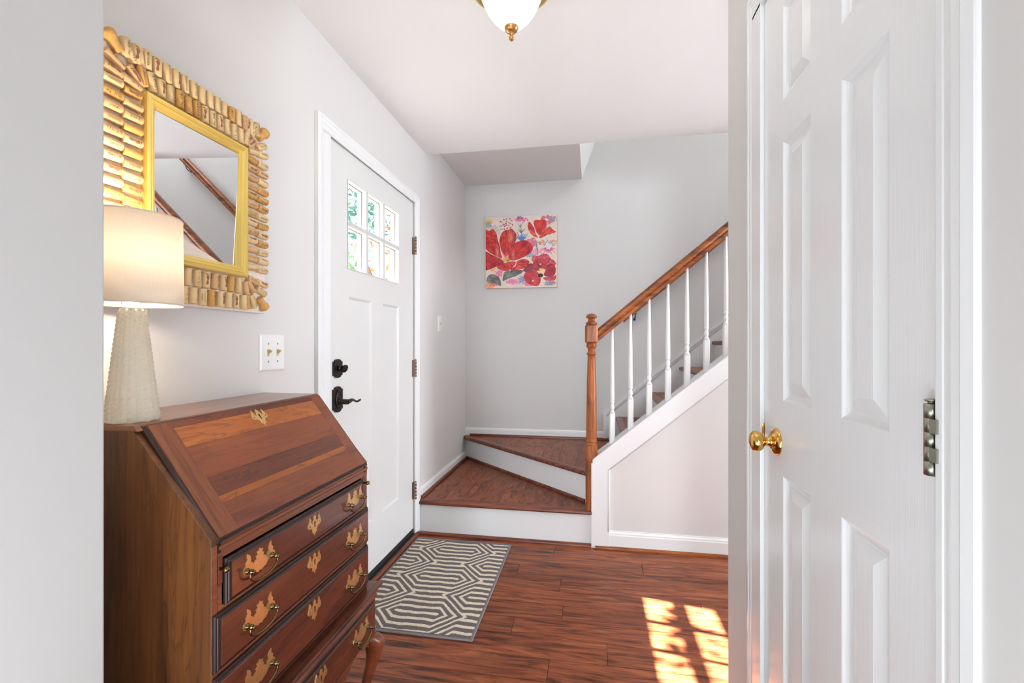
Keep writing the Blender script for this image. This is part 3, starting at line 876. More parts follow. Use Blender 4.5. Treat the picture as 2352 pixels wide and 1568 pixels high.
for s, y0 in ((0, DYN + .0165), (1, DYF - .0265)):
    lp = obj('lid_support', MB().box(XFc - .02, XFc + .0012, y0, y0 + .010, .722, .778), M['cherry_d'], dk, bevel=.0006)
    sl = MB().rings((y0 - .0012, y0 + .0112, .7208, .7792), [(0, .0002), (.0012, .0002)], lambda p, q, d: (XFc + d, p, q), fill=False)
    obj('slot_line', sl, M['black'], lp)
    kb = MB().lathe([(.003, 0), (.0028, .006), (.0042, .008), (.0062, .012), (.0062, .015), (.004, .018), (.0005, .019)], (XFc + .001, y0 + .005, .7515), 'x', 16)
    obj('small_knob', kb, M['dbrass'], lp)
# drawers: moulded lip + face
def drawer(y0, y1, z0, z1, xf, hz, keyz, hys=(.8785, 1.2780), th=.0105, lip=.010):
    mb = MB().rings((y0, y1, z0, z1), [(0, 0), (0, .004), (.002, .0062), (.0045, .0066), (.0055, .0088), (lip, .0105)], lambda p, q, d: (xf + d, p, q), fill=False)
    dr = obj('drawer', MB().rings((y0 + lip, y1 - lip, z0 + lip, z1 - lip), [(0, 0), (0, .0105), (.0008, .0110)], lambda p, q, d: (xf + d, p, q)), M['drawer'], dk)
    obj('moulded_edge', mb, M['lip'], dr)
    for yh in hys: 
        if yh: handle(dr, yh, hz, xf + .011)
    if keyz: keyplate(dr, lambda p, q, t: (xf + .011 + t, 1.0755 + p, keyz + q))
    return dr
drawer(.793, 1.3365, .6775, .7675, XFc, .7225, .7265)
drawer(.7655, 1.3725, .5595, .6690, XFc, .6095, .6300)
drawer(.7655, 1.3725, .4280, .5495, XFc, .4850, .5100)
# stand: moulding, frame, drawer, apron, legs
SX = -.690; SY0, SY1 = DYN - .014, 1.392
mb = MB()
prof = [(-.03, 0), (.000, 0), (.004, .003), (.004, .008), (.001, .012), (-.002, .020), (.003, .026), (.009, .032), (.016, .034), (.017, .040), (.014, .043), (-.004, .044), (-.03, .044)]
mld = MB()
z0m = .374
P_ = [(SX, SY0), (SX, SY1), (DX0, SY1)]
rg = []
for (x, y, dx, dy) in ((DX0, SY0, 0, -1), (SX, SY0, 1, -1), (SX, SY1, 1, 1), (DX0, SY1, 0, 1)):
    rg.append([(x + dx * p, y + dy * p, z0m + q) for p, q in prof])
mld.loft(rg, True, False)
obj('stand_moulding', mld, M['nosingy'], dk)
obj('carcass_base', MB().box(DX0, DXF - .001, DYN, DYF, .385, .402), M['cherry_d'], dk)
AP = [(SY0 + .045, .262), (SY0 + .045, .232), (SY0 + .075, .245), (SY0 + .10, .262), (.90, .258), (.95, .222), (1.0, .192), (1.04, .198), (1.0755, .182), (1.11, .198), (1.15, .192), (1.20, .222), (1.25, .258), (1.29, .270), (SY1 - .075, .262), (SY1 - .045, .240), (SY1 - .045, .262), (SY1 - .045, .380), (SY0 + .045, .380)]
obj('apron', MB().prism(AP, SX - .018, SX - .001, myz), M['railm'], dk)
for yy in (SY0 + .001, SY1 - .018):
    obj('apron', MB().prism([(DX0 + .04, .38), (DX0 + .04, .25), (-.98, .235), (-.90, .262), (-.82, .262), (-.76, .245), (-.735, .235), (-.735, .38)], yy, yy + .017, mxz), M['railm'], dk)
dr4 = drawer(.800, 1.375, .268, .375, SX - .004, .322, .335, hys=(.87, 1.285))
def leg(x, y, sx, sy):
    lg = MB().box(x - .0225 + .0, x + .0225, y - .0225, y + .0225, .255, .380)
    L_ = obj('leg', lg, M['cherry_d'], dk, bevel=.002)
    rg = []
    #  z, diagonal shift, radius, squareness
    for z, s, r_, c in ((.262, .000, .0225, .2), (.258, .006, .027, .45), (.245, .0150, .0305, .6), (.225, .0215, .0300, .7), (.200, .0205, .0255, .8), (.170, .0150, .0205, .9), (.130, .0060, .0170, 1), (.095, -.001, .0140, 1), (.060, .001, .0125, 1), (.035, .006, .0130, 1), (.022, .011, .0200, 1), (.012, .013, .0250, 1), (.004, .013, .0240, 1), (0, .013, .0180, 1)):
        cx, cy = x + sx * s, y + sy * s
        ring = []
        for i in range(16):
            a = 2 * PI * (i + .5) / 16; ca, sa = math.cos(a), math.sin(a); k = 1 / max(abs(ca), abs(sa)); f = (1 - c) * k + c
            ring.append((cx + r_ * f * ca, cy + r_ * f * sa, z))
        rg.append(ring)
    obj('curved_leg', MB().loft(rg), M['cherry_d'], L_)
    return L_
for (x, y, sx, sy) in ((SX - .0235, SY1 - .0225, 1, 1), (SX - .0235, SY0 + .0225, 1, -1), (DX0 + .0225, SY1 - .0225, .0, 1), (DX0 + .0225, SY0 + .0225, .0, -1)):
    leg(x, y, sx, sy)
# knee blocks beside the front legs
for (yc, s) in ((SY1 - .046, -1), (SY0 + .046, 1)):
    rg = []
    for k, (dy, zt, r_) in enumerate(((0, .262, .017), (.018, .262, .012), (.034, .264, .006), (.042, .266, .002))):
        rg.append([(SX - .009 + .009 * math.cos(a) * (1.3 if math.cos(a) > 0 else .8), yc + s * dy, .262 - r_ * .2 + r_ * math.sin(a)) for a in [2 * PI * i / 12 for i in range(12)]])
    obj('knee_block', MB().loft(rg), M['railm'], dk)

# ------------------------------------------------------------------ table lamp
LX, LYc, LZ = -.945, .812, TZ + .0005
lp = thing('table_lamp', 'lit table lamp with white drum shade and pressed glass cone base on the desk', 'lamp', (LX, LYc, LZ))
nc, nr_ = 20, 24
v, f = [], []
A_, B_ = nc * 4, nr_ * 3
hgt = .232
for j in range(B_ + 1):
    tt = j / B_
    r0 = .0455 + (.0215 - .0455) * tt
    if tt < .012: r0 *= .96
    for i in range(A_):
        col = i // 4; k = i % 4
        row = (j + (3 if col % 2 else 0) * .5) / 3.0
        fr_ = row % 1
        bumpv = .0020 if (k in (1, 2)) else .0002
        bumpv *= 1.0 if .25 < fr_ < .80 else .2
        bumpv += .0010 * (((col * 7919) % 5) / 5)
        a = 2 * PI * (i + .5) / A_
        v.append((LX + (r0 + bumpv) * math.cos(a), LYc + (r0 + bumpv) * math.sin(a), LZ + hgt * tt))
for j in range(B_):
    for i in range(A_):
        k = (i + 1) % A_
        f.append((j * A_ + i, j * A_ + k, (j + 1) * A_ + k, (j + 1) * A_ + i))
mb = MB().add(v, f, False)
mb.f.append(tuple(range(A_))[::-1]); mb.sm.append(False)
mb.f.append(tuple(B_ * A_ + i for i in range(A_))); mb.sm.append(False)
obj('glass_base', mb, M['lampglass'], lp)
obj('socket', MB().lathe([(.018, 0), (.018, .004), (.012, .006), (.012, .045), (.015, .046), (.015, .07), (.010, .072)], (LX, LYc, LZ + hgt), 'z', 20), M['white_pl'], lp)
obj('bulb', MB().lathe([(.010, .072), (.012, .078), (.024, .10), (.028, .118), (.024, .136), (.012, .146), (.001, .148)], (LX, LYc, LZ + hgt), 'z', 20), M['bulb'], lp)
SB, ST = 1.268, 1.452
sh = MB()
prof = [(.0885, SB), (.0885, SB + .001), (.0865, ST), (.0860, ST), (.0880, SB)]
n = 64
rgs = []
for r_, h in prof + [prof[0]]:
    rgs.append([(LX + r_ * math.cos(2 * PI * i / n), LYc + r_ * math.sin(2 * PI * i / n), h) for i in range(n)])
sh.loft(rgs, False, True)
sd = obj('lamp_shade', sh, M['shade'], lp)
for zz, rr_ in ((SB + .002, .0887), (ST - .002, .0867)):
    ring = [(LX + rr_ * math.cos(2 * PI * i / 48), LYc + rr_ * math.sin(2 * PI * i / 48), zz) for i in range(49)]
    obj('hem', MB().tube(ring, .0011, 6, False), M['shade'], sd)
mb = MB()
for k in range(3):
    a = 2 * PI * k / 3 + .4
    mb.tube([(LX, LYc, SB + .012), (LX + .086 * math.cos(a), LYc + .086 * math.sin(a), SB + .016)], .0012, 6)
obj('shade_spider', mb, M['brass'], sd)
mb = MB().tube([(LX - .005, LYc - .016, LZ + hgt + .06), (LX - .005, LYc - .018, LZ + hgt + .03), (LX - .005, LYc - .018, LZ + hgt + .008)], .0006, 5)
obj('pull_chain', mb, M['brass'], lp)
pl = bpy.data.lights.new('lamp_bulb_light', 'POINT'); pl.energy = 8.5; pl.color = (1, .83, .63); pl.shadow_soft_size = .02
for zz in (1.295, 1.345, 1.41):
    po = bpy.data.objects.new('lamp_bulb_light', pl); C.objects.link(po); po.parent = lp; po.location = Vector((0, 0, zz - LZ))

# ------------------------------------------------------------------ cork mirror
random.seed(3)
MY0, MY1, MZ0, MZ1 = .832, 1.358, 1.288, 1.890
GY0, GY1, GZ0, GZ1 = .932, 1.258, 1.391, 1.789
BX = XL + .020
TX_ = BX
cm = thing('cork_mirror', 'gold framed wall mirror surrounded by a wide border of glued wine corks', 'mirror', (XL, (MY0 + MY1) / 2, MZ0))
mb = MB().box(XL + .001, BX, MY0, MY1, MZ0, MZ1)
obj('backing_board', mb, M['plaster'], cm, bevel=.003)
# lumpy plaster layer
ny, nz = 110, 124
v = []; f = []
for j in range(nz + 1):
    for i in range(ny + 1):
        yy = MY0 + .003 + (MY1 - MY0 - .006) * i / ny; zz = MZ0 + .003 + (MZ1 - MZ0 - .006) * j / nz
        h = .003 + .004 * abs(mnoise.noise(Vector((yy * 45, zz * 45, 1.3)))) + .002 * mnoise.noise(Vector((yy * 130, zz * 130, 4)))
        e = min(i, j, ny - i, nz - j)
        if e < 2: h *= e / 2
        v.append((BX - .0005 + max(h, 0), yy, zz))
for j in range(nz):
    for i in range(ny):
        yc = MY0 + (MY1 - MY0) * (i + .5) / ny; zc = MZ0 + (MZ1 - MZ0) * (j + .5) / nz
        if GY0 + .02 < yc < GY1 - .02 and GZ0 + .02 < zc < GZ1 - .02: continue
        a = j * (ny + 1) + i
        f.append((a, a + 1, a + ny + 2, a + ny + 1))
pz = obj('plaster', MB().add(v, f, True), M['plaster'], cm)
# gold frame and glass; the glass leans a little, as hung
prof = [(0, 0), (0, .018), (.003, .0215), (.007, .0215), (.009, .018), (.011, .0165), (.015, .0185), (.019, .0155), (.0205, .012), (.0235, .0125), (.026, .010), (.030, .0045), (.033, .002), (.033, -.001)]
gf = MB().rings((GY0, GY1, GZ0, GZ1), prof, lambda p, q, d: (BX + d + .002, p, q), fill=False)
obj('gold_frame', gf, M['gold'], cm)
gl = MB().rings((GY0 + .03, GY1 - .03, GZ0 + .03, GZ1 - .03), [(0, 0)], lambda p, q, d: (BX + .0035, p, q))
TILT, YAWM = R(1.85), R(0.65)
yc_, zc_ = (GY0 + GY1) / 2, (GZ0 + GZ1) / 2
gl.v = [(x + (z - zc_) * math.tan(TILT) * 1 + (y - yc_) * math.tan(YAWM) + .001, y, z) for x, y, z in gl.v]
bk = MB().box(BX - .0005, BX + .0005, GY0 + .028, GY1 - .028, GZ0 + .028, GZ1 - .028)
obj('mirror_glass', gl, M['mirror'], cm)
# corks -----------------------------------------------------------
CR, CL = .0113, .044
def cork_mb(r=CR, L=CL):
    return MB().lathe([(r * .90, -L / 2), (r, -L / 2 + .0012), (r * 1.0, L / 2 - .0012), (r * .90, L / 2)], (0, 0, 0), 'z', 14)
cork_me = [mesh_from(cork_mb(), 'cork', (0, 0, 0), [M[k]]) for k in ('cork1', 'cork2', 'cork3')]
champ = MB().lathe([(.0125, -.024), (.0135, -.022), (.0130, -.008), (.0128, -.002), (.0165, .006), (.0178, .012), (.0165, .019), (.010, .0235), (.001, .0245)], (0, 0, 0), 'z', 18)
champ_me = mesh_from(champ, 'champagne_cork', (0, 0, 0), [M['cork2']])
def bend(p2, r=CR + .0006):
    """flat print coordinates (along, across) onto the cork's +X side"""
    return [(r * math.cos(y / r), -r * math.sin(y / r), x) for x, y in p2]
def text_mesh(lines, size, mat):
    vs, fs = [], []
    k = len(lines)
    for li, (t, sc) in enumerate(lines):
        cu = bpy.data.curves.new('t', 'FONT'); cu.body = t; cu.size = size * sc; cu.align_x = 'CENTER'; cu.align_y = 'CENTER'; cu.resolution_u = 1
        ob = bpy.data.objects.new('t', cu); C.objects.link(ob)
        bpy.context.view_layer.update()
        me = bpy.data.meshes.new_from_object(ob.evaluated_get(bpy.context.evaluated_depsgraph_get()))
        bpy.data.objects.remove(ob)
        o = len(vs); yo = ((k - 1) / 2 - li) * size * .95
        wmax = max([abs(v_.co.x) for v_ in me.vertices] + [1e-6]); s_ = min(1, .0195 / wmax)
        vs += bend([(v_.co.x * s_, v_.co.y + yo) for v_ in me.vertices])
        fs += [tuple(i + o for i in p.vertices) for p in me.polygons]
        bpy.data.meshes.remove(me)
    me = mesh_from(MB().add(vs, fs), 'print', (0, 0, 0), [M[mat]], recalc=False)
    return me
def foot_mesh():
    sole = [(-.013, .000), (-.0135, .003), (-.010, .0042), (-.005, .0030), (.000, .0020), (.004, .0030), (.008, .0040), (.0115, .0030), (.0120, -.001), (.0095, -.0040), (.004, -.0036), (-.001, -.0012), (-.006, -.0022), (-.010, -.0025)]
    vs = bend(sole); fs = [tuple(range(len(sole)))]
    # ear-cut by fan from centre strip
    mbm = MB()
    cx = bend([(x, 0.0004) for x, y in sole])
    n_ = len(sole)
    mid = [(x * .9, .0005) for x, y in sole]
    mv = bend(sole) + bend(mid)
    mbm.add(mv, [(i, (i + 1) % n_, n_ + (i + 1) % n_, n_ + i) for i in range(n_)])
    for k in range(5):
        x, y = .0135 + .0018 * math.cos(k * .45), .0042 - k * .0021
        r_ = .0016 - k * .0002
        mbm.add(bend([(x + r_ * math.cos(a), y + r_ * math.sin(a)) for a in [2 * PI * i / 6 for i in range(6)]]), [tuple(range(6))])
    return mesh_from(mbm, 'print', (0, 0, 0), [M['inkb']], recalc=False)
def scribble_mesh(seed, mat):
    rnd = random.Random(seed); mbm = MB(); x = -.017
    pts = []
    while x < .017:
        pts.append((x + rnd.uniform(-.0012, .0012), rnd.choice((-1, 1)) * rnd.uniform(.0008, .0042)))
        x += .0016
    for (x0, y0), (x1, y1) in zip(pts, pts[1:]):
        w_ = .00035
        mbm.add(bend([(x0 - w_, y0), (x0 + w_, y0), (x1 + w_, y1), (x1 - w_, y1)], CR + .0008), [(0, 1, 2, 3)])
    mbm.add(bend([(-.019, -.0055), (.019, -.0055), (.019, -.0051), (-.019, -.0051)], CR + .0008), [(0, 1, 2, 3)])
    return mesh_from(mbm, 'print', (0, 0, 0), [M[mat]], recalc=False)
def lines_mesh():
    mbm = MB()
    for y0 in (.002, .0, -.0022):
        for k in range(12):
            x0 = -.014 + k * .0024
            mbm.add(bend([(x0, y0), (x0 + .0018, y0), (x0 + .0018, y0 + .0008), (x0, y0 + .0008)], CR + .0008), [(0, 1, 2, 3)])
    return mesh_from(mbm, 'print', (0, 0, 0), [M['ink']], recalc=False)
prints = {
    'foot': foot_mesh(),
    'LUCK': text_mesh([('LUCK?', 1)], .0085, 'ink'),
    'NAKED': text_mesh([('SIMPLY', .8), ('N A K E D', .8)], .0075, 'ink'),
    'BER': text_mesh([('BERINGER', 1)], .0068, 'ink'),
    'WOOD': text_mesh([('WOODBRIDGE', 1)], .0062, 'inkb'),
    'EST': text_mesh([('BARTHOLOMEW', .62), ('ESTATE', 1)], .0068, 'ink'),
    'NOB': text_mesh([('HONETS', 1)], .0100, 'ink'),
    'STER': text_mesh([('STERLING', 1)], .0062, 'ink'),
    's1': scribble_mesh(1, 'ink'), 's2': scribble_mesh(5, 'ink'), 's3': scribble_mesh(9, 'inkb'), 'l': lines_mesh(), None: None}
cork_n = [0]
def cork(y, z, ang, pr=None, mi=None, roll=None, ch=False, sc=1.0, flip=False):
    """ang: angle of the long axis from vertical, towards +Y"""
    x = BX + .0085 + random.uniform(-.001, .001)
    o = bpy.data.objects.new('champagne_cork' if ch else 'cork', champ_me if ch else cork_me[mi if mi is not None else random.choice((0, 0, 0, 1, 2, 2))])
    C.objects.link(o); o.parent = cm; o.location = Vector((x + (.002 if ch else 0), y, z)) - worigin(cm)
    rl_ = random.uniform(-.55, .55) if roll is None else roll
    a = -ang + (PI if flip else 0)
    o.rotation_euler = (Matrix.Rotation(a, 3, 'X') @ Matrix.Rotation(rl_, 3, 'Z')).to_euler()
    s_ = sc * random.uniform(.90, .98); o.scale = (s_, s_, sc * random.uniform(.95, 1.04))
    if pr:
        q = bpy.data.objects.new('print', prints[pr]); C.objects.link(q); q.parent = o
    return o
V = 0; Hh = PI / 2
# top rows
top_o = ['s1', 'foot', 'BER', 'foot', 'WOOD', 'foot', 'WOOD', 's2', 's1', 'l', 'WOOD', 'l', 'LUCK', 'foot', 's3', 'STER', 'l']
for k in range(17):
    yy = .888 + k * .0262
    cork(yy, 1.866 + random.uniform(-.002, .002), random.uniform(-.05, .05), top_o[k], mi=1 if k == 12 else (2 if k in (14, 16) else 0))
top_i = ['s2', 'foot', 'WOOD', 's1', None, 'NOB', 'foot', 's1', 'foot', 'l', 's3', 's2', 'foot']
for k in range(12):
    yy = .950 + k * .0262
    cork(yy, 1.8185 + random.uniform(-.002, .002), random.uniform(-.07, .05) - (.25 if k == 0 else 0), top_i[k], mi=1 if k in (3, 4, 5) else 0)
# left columns (inner, outer)
lo = ['l', 's1', 'LUCK', 'l', 's2', 'STER', 'BER', 'foot', 's3', 's1', 'l', 's2', 'foot', 's1']
li = ['foot', 'l', 'EST', None, 'foot', None, 'l', 's1', 'foot', 'BER', 's2', 'foot', 'l', 'WOOD']
for k in range(14):
    zz = 1.772 - k * .0280
    cork(.857, zz + .002, Hh + random.uniform(-.06, .02), lo[k], roll=random.uniform(.0, .5))
    cork(.9035, zz - .002, Hh + random.uniform(-.06, .04), li[k], mi=1 if k in (3, 5) else None, roll=random.uniform(.0, .5))
# right columns
ri = ['WOOD', 'foot', 'l', 's2', 'foot', 'l', 'EST', 'foot', 's1', 'foot', None, 'WOOD', 's2']
ro = ['s1', 'BER', 'l', 's3', 's2', 'foot', 'l', 's1', 'foot', 's2', 'l', 'STER', 's1']
for k in range(13):
    zz = 1.766 - k * .0282
    cork(1.283, zz, Hh + random.uniform(-.06, .06), ri[k], mi=2 if k in (1, 2, 5) else None)
    cork(1.331, zz - .002, Hh + random.uniform(-.03, .09), ro[k], mi=1 if k in (3, 7, 9) else None)
# bottom rows
bi = [None, 's1', 'foot', 'l', 's3', 'foot', 's1', 'foot', 's2', 'WOOD', 'BER']
bo = ['l', 's2', 's1', 's3', 's2', 'NAKED', 'NOB', 'foot', 's1', 'foot', 's2', 's1']
for k in range(10):
    cork(.966 + k * .0296, 1.3645, random.uniform(-.06, .08), bi[k], mi=1 if k in (8,) else (2 if k == 6 else 0))
for k in range(11):
    cork(.952 + k * .0300, 1.3160, random.uniform(-.06, .06), bo[k], mi=1 if k == 6 else 0)
# corners
def corner(cy, cz, sy, sz):
    base = {(1, 1): 0, (1, -1): PI / 2, (-1, -1): PI, (-1, 1): -PI / 2}[(sy, sz)]
    for a, r_, ch, pr in ((45, .038, 0, 'foot'), (45, .110, 1, None), (45, .080, 0, None) if 0 else (12, .036, 0, 's3'), (27, .082, 0, 's1'), (63, .082, 0, 's2'), (78, .036, 0, 'WOOD'), (9, .079, 0, 'foot'), (81, .079, 0, 'l')):
        if r_ == 0: continue
        t = base + R(a)
        cork(cy + math.sin(t) * r_, cz + math.cos(t) * r_, t, pr, ch=bool(ch), mi=(2 if a == 45 else None))
corner(GY1 - .004, GZ1 - .004, 1, 1); corner(GY1 - .004, GZ0 + .004, 1, -1)
corner(GY0 + .004, GZ1 - .004, -1, 1); corner(GY0 + .004, GZ0 + .004, -1, -1)

# ------------------------------------------------------------------ rug
RX0, RX1, RY0, RY1 = -1.056, -.477, 1.790, 2.694
nx, ny = 300, 460
gx = np.linspace(0, 1, nx + 1); gy = np.linspace(0, 1, ny + 1)
U, V_ = np.meshgrid(RX0 + (RX1 - RX0) * gx, RY0 + (RY1 - RY0) * gy)
per = .31; p_ = per / 7; aa = .096; ksl = .95; sxx = .294
wob = .0022 * np.sin(U * 38 + 1.3 * np.sin(V_ * 21)) + .0012 * np.sin(U * 90 + V_ * 30)
dmin = np.full(U.shape, 9.0)
for i in range(-3, 4):
    for j in range(-4, 5):
        cx = -.768 + i * sxx; cy = 2.556 + j * per + (per / 2 if i % 2 else 0)
        dx = np.abs(U - cx); dy = np.abs(V_ + wob - cy)
        dmin = np.minimum(dmin, dy + np.maximum(0, dx - aa) / ksl)
ph = dmin / p_
line = np.abs(ph - np.round(ph)) < .205
line &= (np.round(ph) < 4)
edge = np.minimum(np.minimum(U - RX0, RX1 - U), np.minimum(V_ - RY0, RY1 - V_))
line &= edge > .009
line &= (RY1 - V_ > .022) & (V_ - RY0 > .014)
rng = np.random.default_rng(4)
nz_ = rng.normal(0, 1, U.shape)
grey = np.array(srgb(112, 102, 100)[:3]); cream = np.array(srgb(226, 212, 190)[:3])
col = np.where(line[..., None], cream, grey) * (1 + .10 * nz_[..., None])
col[(edge < .006)] = np.array(srgb(136, 128, 128)[:3])
hz = .0065 + .0009 * line + .0004 * nz_ * (edge > .006)
hz = np.where(edge < .006, .0065 - .35 * np.maximum(0, .006 - edge), hz)
vs = np.stack([U, V_, hz], -1).reshape(-1, 3)
W_ = nx + 1
idx = (np.arange(ny)[:, None] * W_ + np.arange(nx)[None, :]).reshape(-1)
fs = np.stack([idx, idx + 1, idx + 1 + W_, idx + W_], -1)
def grid_obj(name, vs, fs, col, m, parent, smooth=False):
    org = np.array([vs[:, 0].mean(), vs[:, 1].mean(), vs[:, 2].min()])
    me = bpy.data.meshes.new(name); me.from_pydata((vs - org).tolist(), [], fs.tolist())
    at = me.color_attributes.new('paint', 'FLOAT_COLOR', 'POINT')
    c4 = np.ones((len(vs), 4), np.float32); c4[:, :3] = np.clip(col.reshape(-1, 3), 0, 1)
    at.data.foreach_set('color', c4.ravel()); me.materials.append(m)
    o = bpy.data.objects.new(name, me); C.objects.link(o); o.parent = parent; o.location = Vector(org) - worigin(parent); WORLD[o.name] = Vector(org)
    return o
rg_ = thing('rug', 'small grey doormat rug woven with cream nested hexagon lines by the front door', 'rug', ((RX0 + RX1) / 2, (RY0 + RY1) / 2, 0))
grid_obj('rug_pile', vs, fs, col, M['rug'], rg_)
M['bind'] = plain('grey_binding', srgb(134, 126, 128), .9, noise_amt=.15, nscale=300, bump_d=.001, bscale=400)
e = .0035
mb = MB().tube([(RX0, RY0, e), (RX1, RY0, e), (RX1, RY1, e), (RX0, RY1, e), (RX0, RY0, e)], .0042, 10)
for i, v_ in enumerate(mb.v): mb.v[i] = (v_[0], v_[1], max(v_[2], .0003))
obj('binding', mb, M['bind'], rg_)

# ------------------------------------------------------------------ canvas painting
PX0, PX1, PZa, PZb = -.8985, -.2935, 1.6645, 2.267
pt = thing('canvas_painting', 'square canvas painting of red flowers with yellow centres on the stair wall', 'painting', ((PX0 + PX1) / 2, YB, PZa))
n = 420
uu, vv = np.meshgrid((np.arange(n + 1)) / n, (np.arange(n + 1)) / n)     # v down
Xc = 200 + uu * 845
Yc_ = (215 - 45 * uu) + vv * (848 + 27 * uu)
def vnoise(x, y, s, seed):
    rs = np.random.default_rng(seed); g = rs.random((64, 64))
    xs = (x / s) % 63; ys = (y / s) % 63
    i = np.floor(xs).astype(int); j = np.floor(ys).astype(int); fx = xs - i; fy = ys - j
    fx = fx * fx * (3 - 2 * fx); fy = fy * fy * (3 - 2 * fy); i1 = (i + 1) % 64; j1 = (j + 1) % 64
    return (g[j, i] * (1 - fx) + g[j, i1] * fx) * (1 - fy) + (g[j1, i] * (1 - fx) + g[j1, i1] * fx) * fy
def fbm(s, seed): return .55 * vnoise(Xc, Yc_, s, seed) + .3 * vnoise(Xc, Yc_, s / 2.1, seed + 1) + .15 * vnoise(Xc, Yc_, s / 4.3, seed + 2)
def L3(r, g, b): return np.array(srgb(r, g, b)[:3])
img = np.ones((n + 1, n + 1, 3)) * L3(232, 214, 202)
nz1 = fbm(70, 1)
img += (nz1 - .5)[..., None] * np.array([.12, .16, .18])
jx = (fbm(26, 50) - .5) * 14; jy = (fbm(26, 60) - .5) * 14
def inside(poly, jit=1.0):
    P = np.array(poly, float)
    # catmull rom smoothing
    q = []
    m_ = len(P)
    for i in range(m_):
        p0, p1, p2, p3 = P[i - 1], P[i], P[(i + 1) % m_], P[(i + 2) % m_]
        for t in (0, .25, .5, .75):
            q.append(.5 * ((2 * p1) + (-p0 + p2) * t + (2 * p0 - 5 * p1 + 4 * p2 - p3) * t * t + (-p0 + 3 * p1 - 3 * p2 + p3) * t ** 3))
    q = np.array(q)
    x = Xc + jx * jit; y = Yc_ + jy * jit
    ins = np.zeros(x.shape, bool)
    x0, y0 = q.min(0) - 2; x1, y1 = q.max(0) + 2
    sel = (x > x0) & (x < x1) & (y > y0) & (y < y1)
    xs, ys = x[sel], y[sel]; c = np.zeros(xs.shape, bool); dm = np.full(xs.shape, 1e9)
    for k in range(len(q)):
        a, b = q[k], q[(k + 1) % len(q)]
        cond = ((a[1] > ys) != (b[1] > ys))
        if a[1] != b[1]: c ^= cond & (xs < (b[0] - a[0]) * (ys - a[1]) / (b[1] - a[1]) + a[0])
        d_ = b - a; tt = np.clip(((xs - a[0]) * d_[0] + (ys - a[1]) * d_[1]) / max(1e-6, d_ @ d_), 0, 1)
        dm = np.minimum(dm, np.hypot(xs - a[0] - tt * d_[0], ys - a[1] - tt * d_[1]))
    ins[sel] = c; dist = np.zeros(x.shape); dist[sel] = dm
    return ins, dist
def petal(poly, base, dark, light, focus, hl=None, seed=0, jit=.6):
    ins, dist = inside(poly, jit)
    base, dark, light = L3(*base), L3(*dark), L3(*light)
    ang = np.arctan2(Yc_ - focus[1], Xc - focus[0]); rad = np.hypot(Xc - focus[0], Yc_ - focus[1])
    streak = vnoise(ang * 260 + 900, rad * .25 + 50, 9, 70 + seed)
    t = fbm(60, 100 + seed) * .6 + streak * .4
    c = base + (light - base) * np.clip((t - .5) * 3.2, 0, 1)[..., None] + (dark - base) * np.clip((.52 - t) * 4.2, 0, 1)[..., None]
    ed = np.clip(1 - dist / 7, 0, 1)[..., None]
    c = c * (1 - ed * .55) + dark * ed * .55
    if hl:
        g = np.exp(-(((Xc - hl[0]) / hl[2]) ** 2 + ((Yc_ - hl[1]) / hl[3]) ** 2))[..., None]
        c = c * (1 - g * .45) + L3(250, 170, 150) * g * .45
    img[ins] = c[ins]
def splash(cx, cy, rx, ry, colr, thr, seed, s=14):
    g = np.exp(-(((Xc - cx) / rx) ** 2 + ((Yc_ - cy) / ry) ** 2))
    m_ = g * (fbm(s, seed) + .25) > thr
    img[m_] = img[m_] * .15 + L3(*colr) * .85
def spikes(cx, cy, r0, r1, a0, a1, k, colr, wd=5):
    for i in range(k):
        a = R(a0 + (a1 - a0) * i / max(1, k - 1)) ; rr0 = r0 * (1 + .2 * math.sin(i * 5)); rr1 = r1 * (1 + .25 * math.sin(i * 3.7))
        p0 = np.array((cx + rr0 * math.cos(a), cy + rr0 * math.sin(a))); p1 = np.array((cx + rr1 * math.cos(a), cy + rr1 * math.sin(a)))
        d_ = p1 - p0; tt = np.clip(((Xc - p0[0]) * d_[0] + (Yc_ - p0[1]) * d_[1]) / (d_ @ d_), 0, 1)
        m_ = np.hypot(Xc - p0[0] - tt * d_[0], Yc_ - p0[1] - tt * d_[1]) < wd * (1.1 - .6 * tt)
        img[m_] = L3(*colr)
# loose background colour
splash(240, 265, 60, 40, (226, 196, 90), .45, 11, 20); splash(225, 300, 70, 60, (150, 160, 150), .55, 12)
for i in range(26):
    spikes(260 + (i * 13) % 130, 300 + (i * 29) % 110, 0, 26, 70, 75, 1, (110, 130, 150), 2.5)
splash(620, 240, 110, 36, (226, 88, 150), .42, 13, 18); splash(605, 215, 50, 30, (95, 110, 140), .5, 14)
splash(925, 240, 105, 70, (216, 70, 110), .42, 15, 16); splash(990, 225, 80, 60, (140, 150, 165), .52, 16, 18); splash(925, 235, 40, 30, (245, 225, 225), .6, 17)
splash(745, 520, 90, 90, (218, 84, 120), .45, 18, 20); splash(820, 620, 80, 60, (236, 150, 180), .5, 19, 20); splash(740, 660, 90, 60, (160, 160, 175), .5, 20, 24)
splash(870, 500, 60, 50, (236, 160, 90), .55, 21, 18); splash(1010, 495, 50, 20, (240, 160, 90), .45, 22)
splash(300, 830, 90, 60, (240, 170, 110), .55, 23); splash(370, 890, 60, 60, (226, 110, 150), .5, 24, 18); splash(245, 1030, 80, 50, (240, 150, 90), .5, 25); splash(300, 1010, 90, 40, (226, 90, 130), .55, 26)
splash(520, 980, 130, 50, (232, 110, 170), .52, 27, 10); splash(640, 960, 90, 80, (120, 140, 185), .55, 28, 10); splash(720, 1010, 90, 40, (226, 110, 160), .5, 29, 10); splash(960, 1000, 90, 40, (110, 140, 180), .5, 30, 10); splash(990, 990, 60, 30, (200, 110, 150), .55, 31, 8)
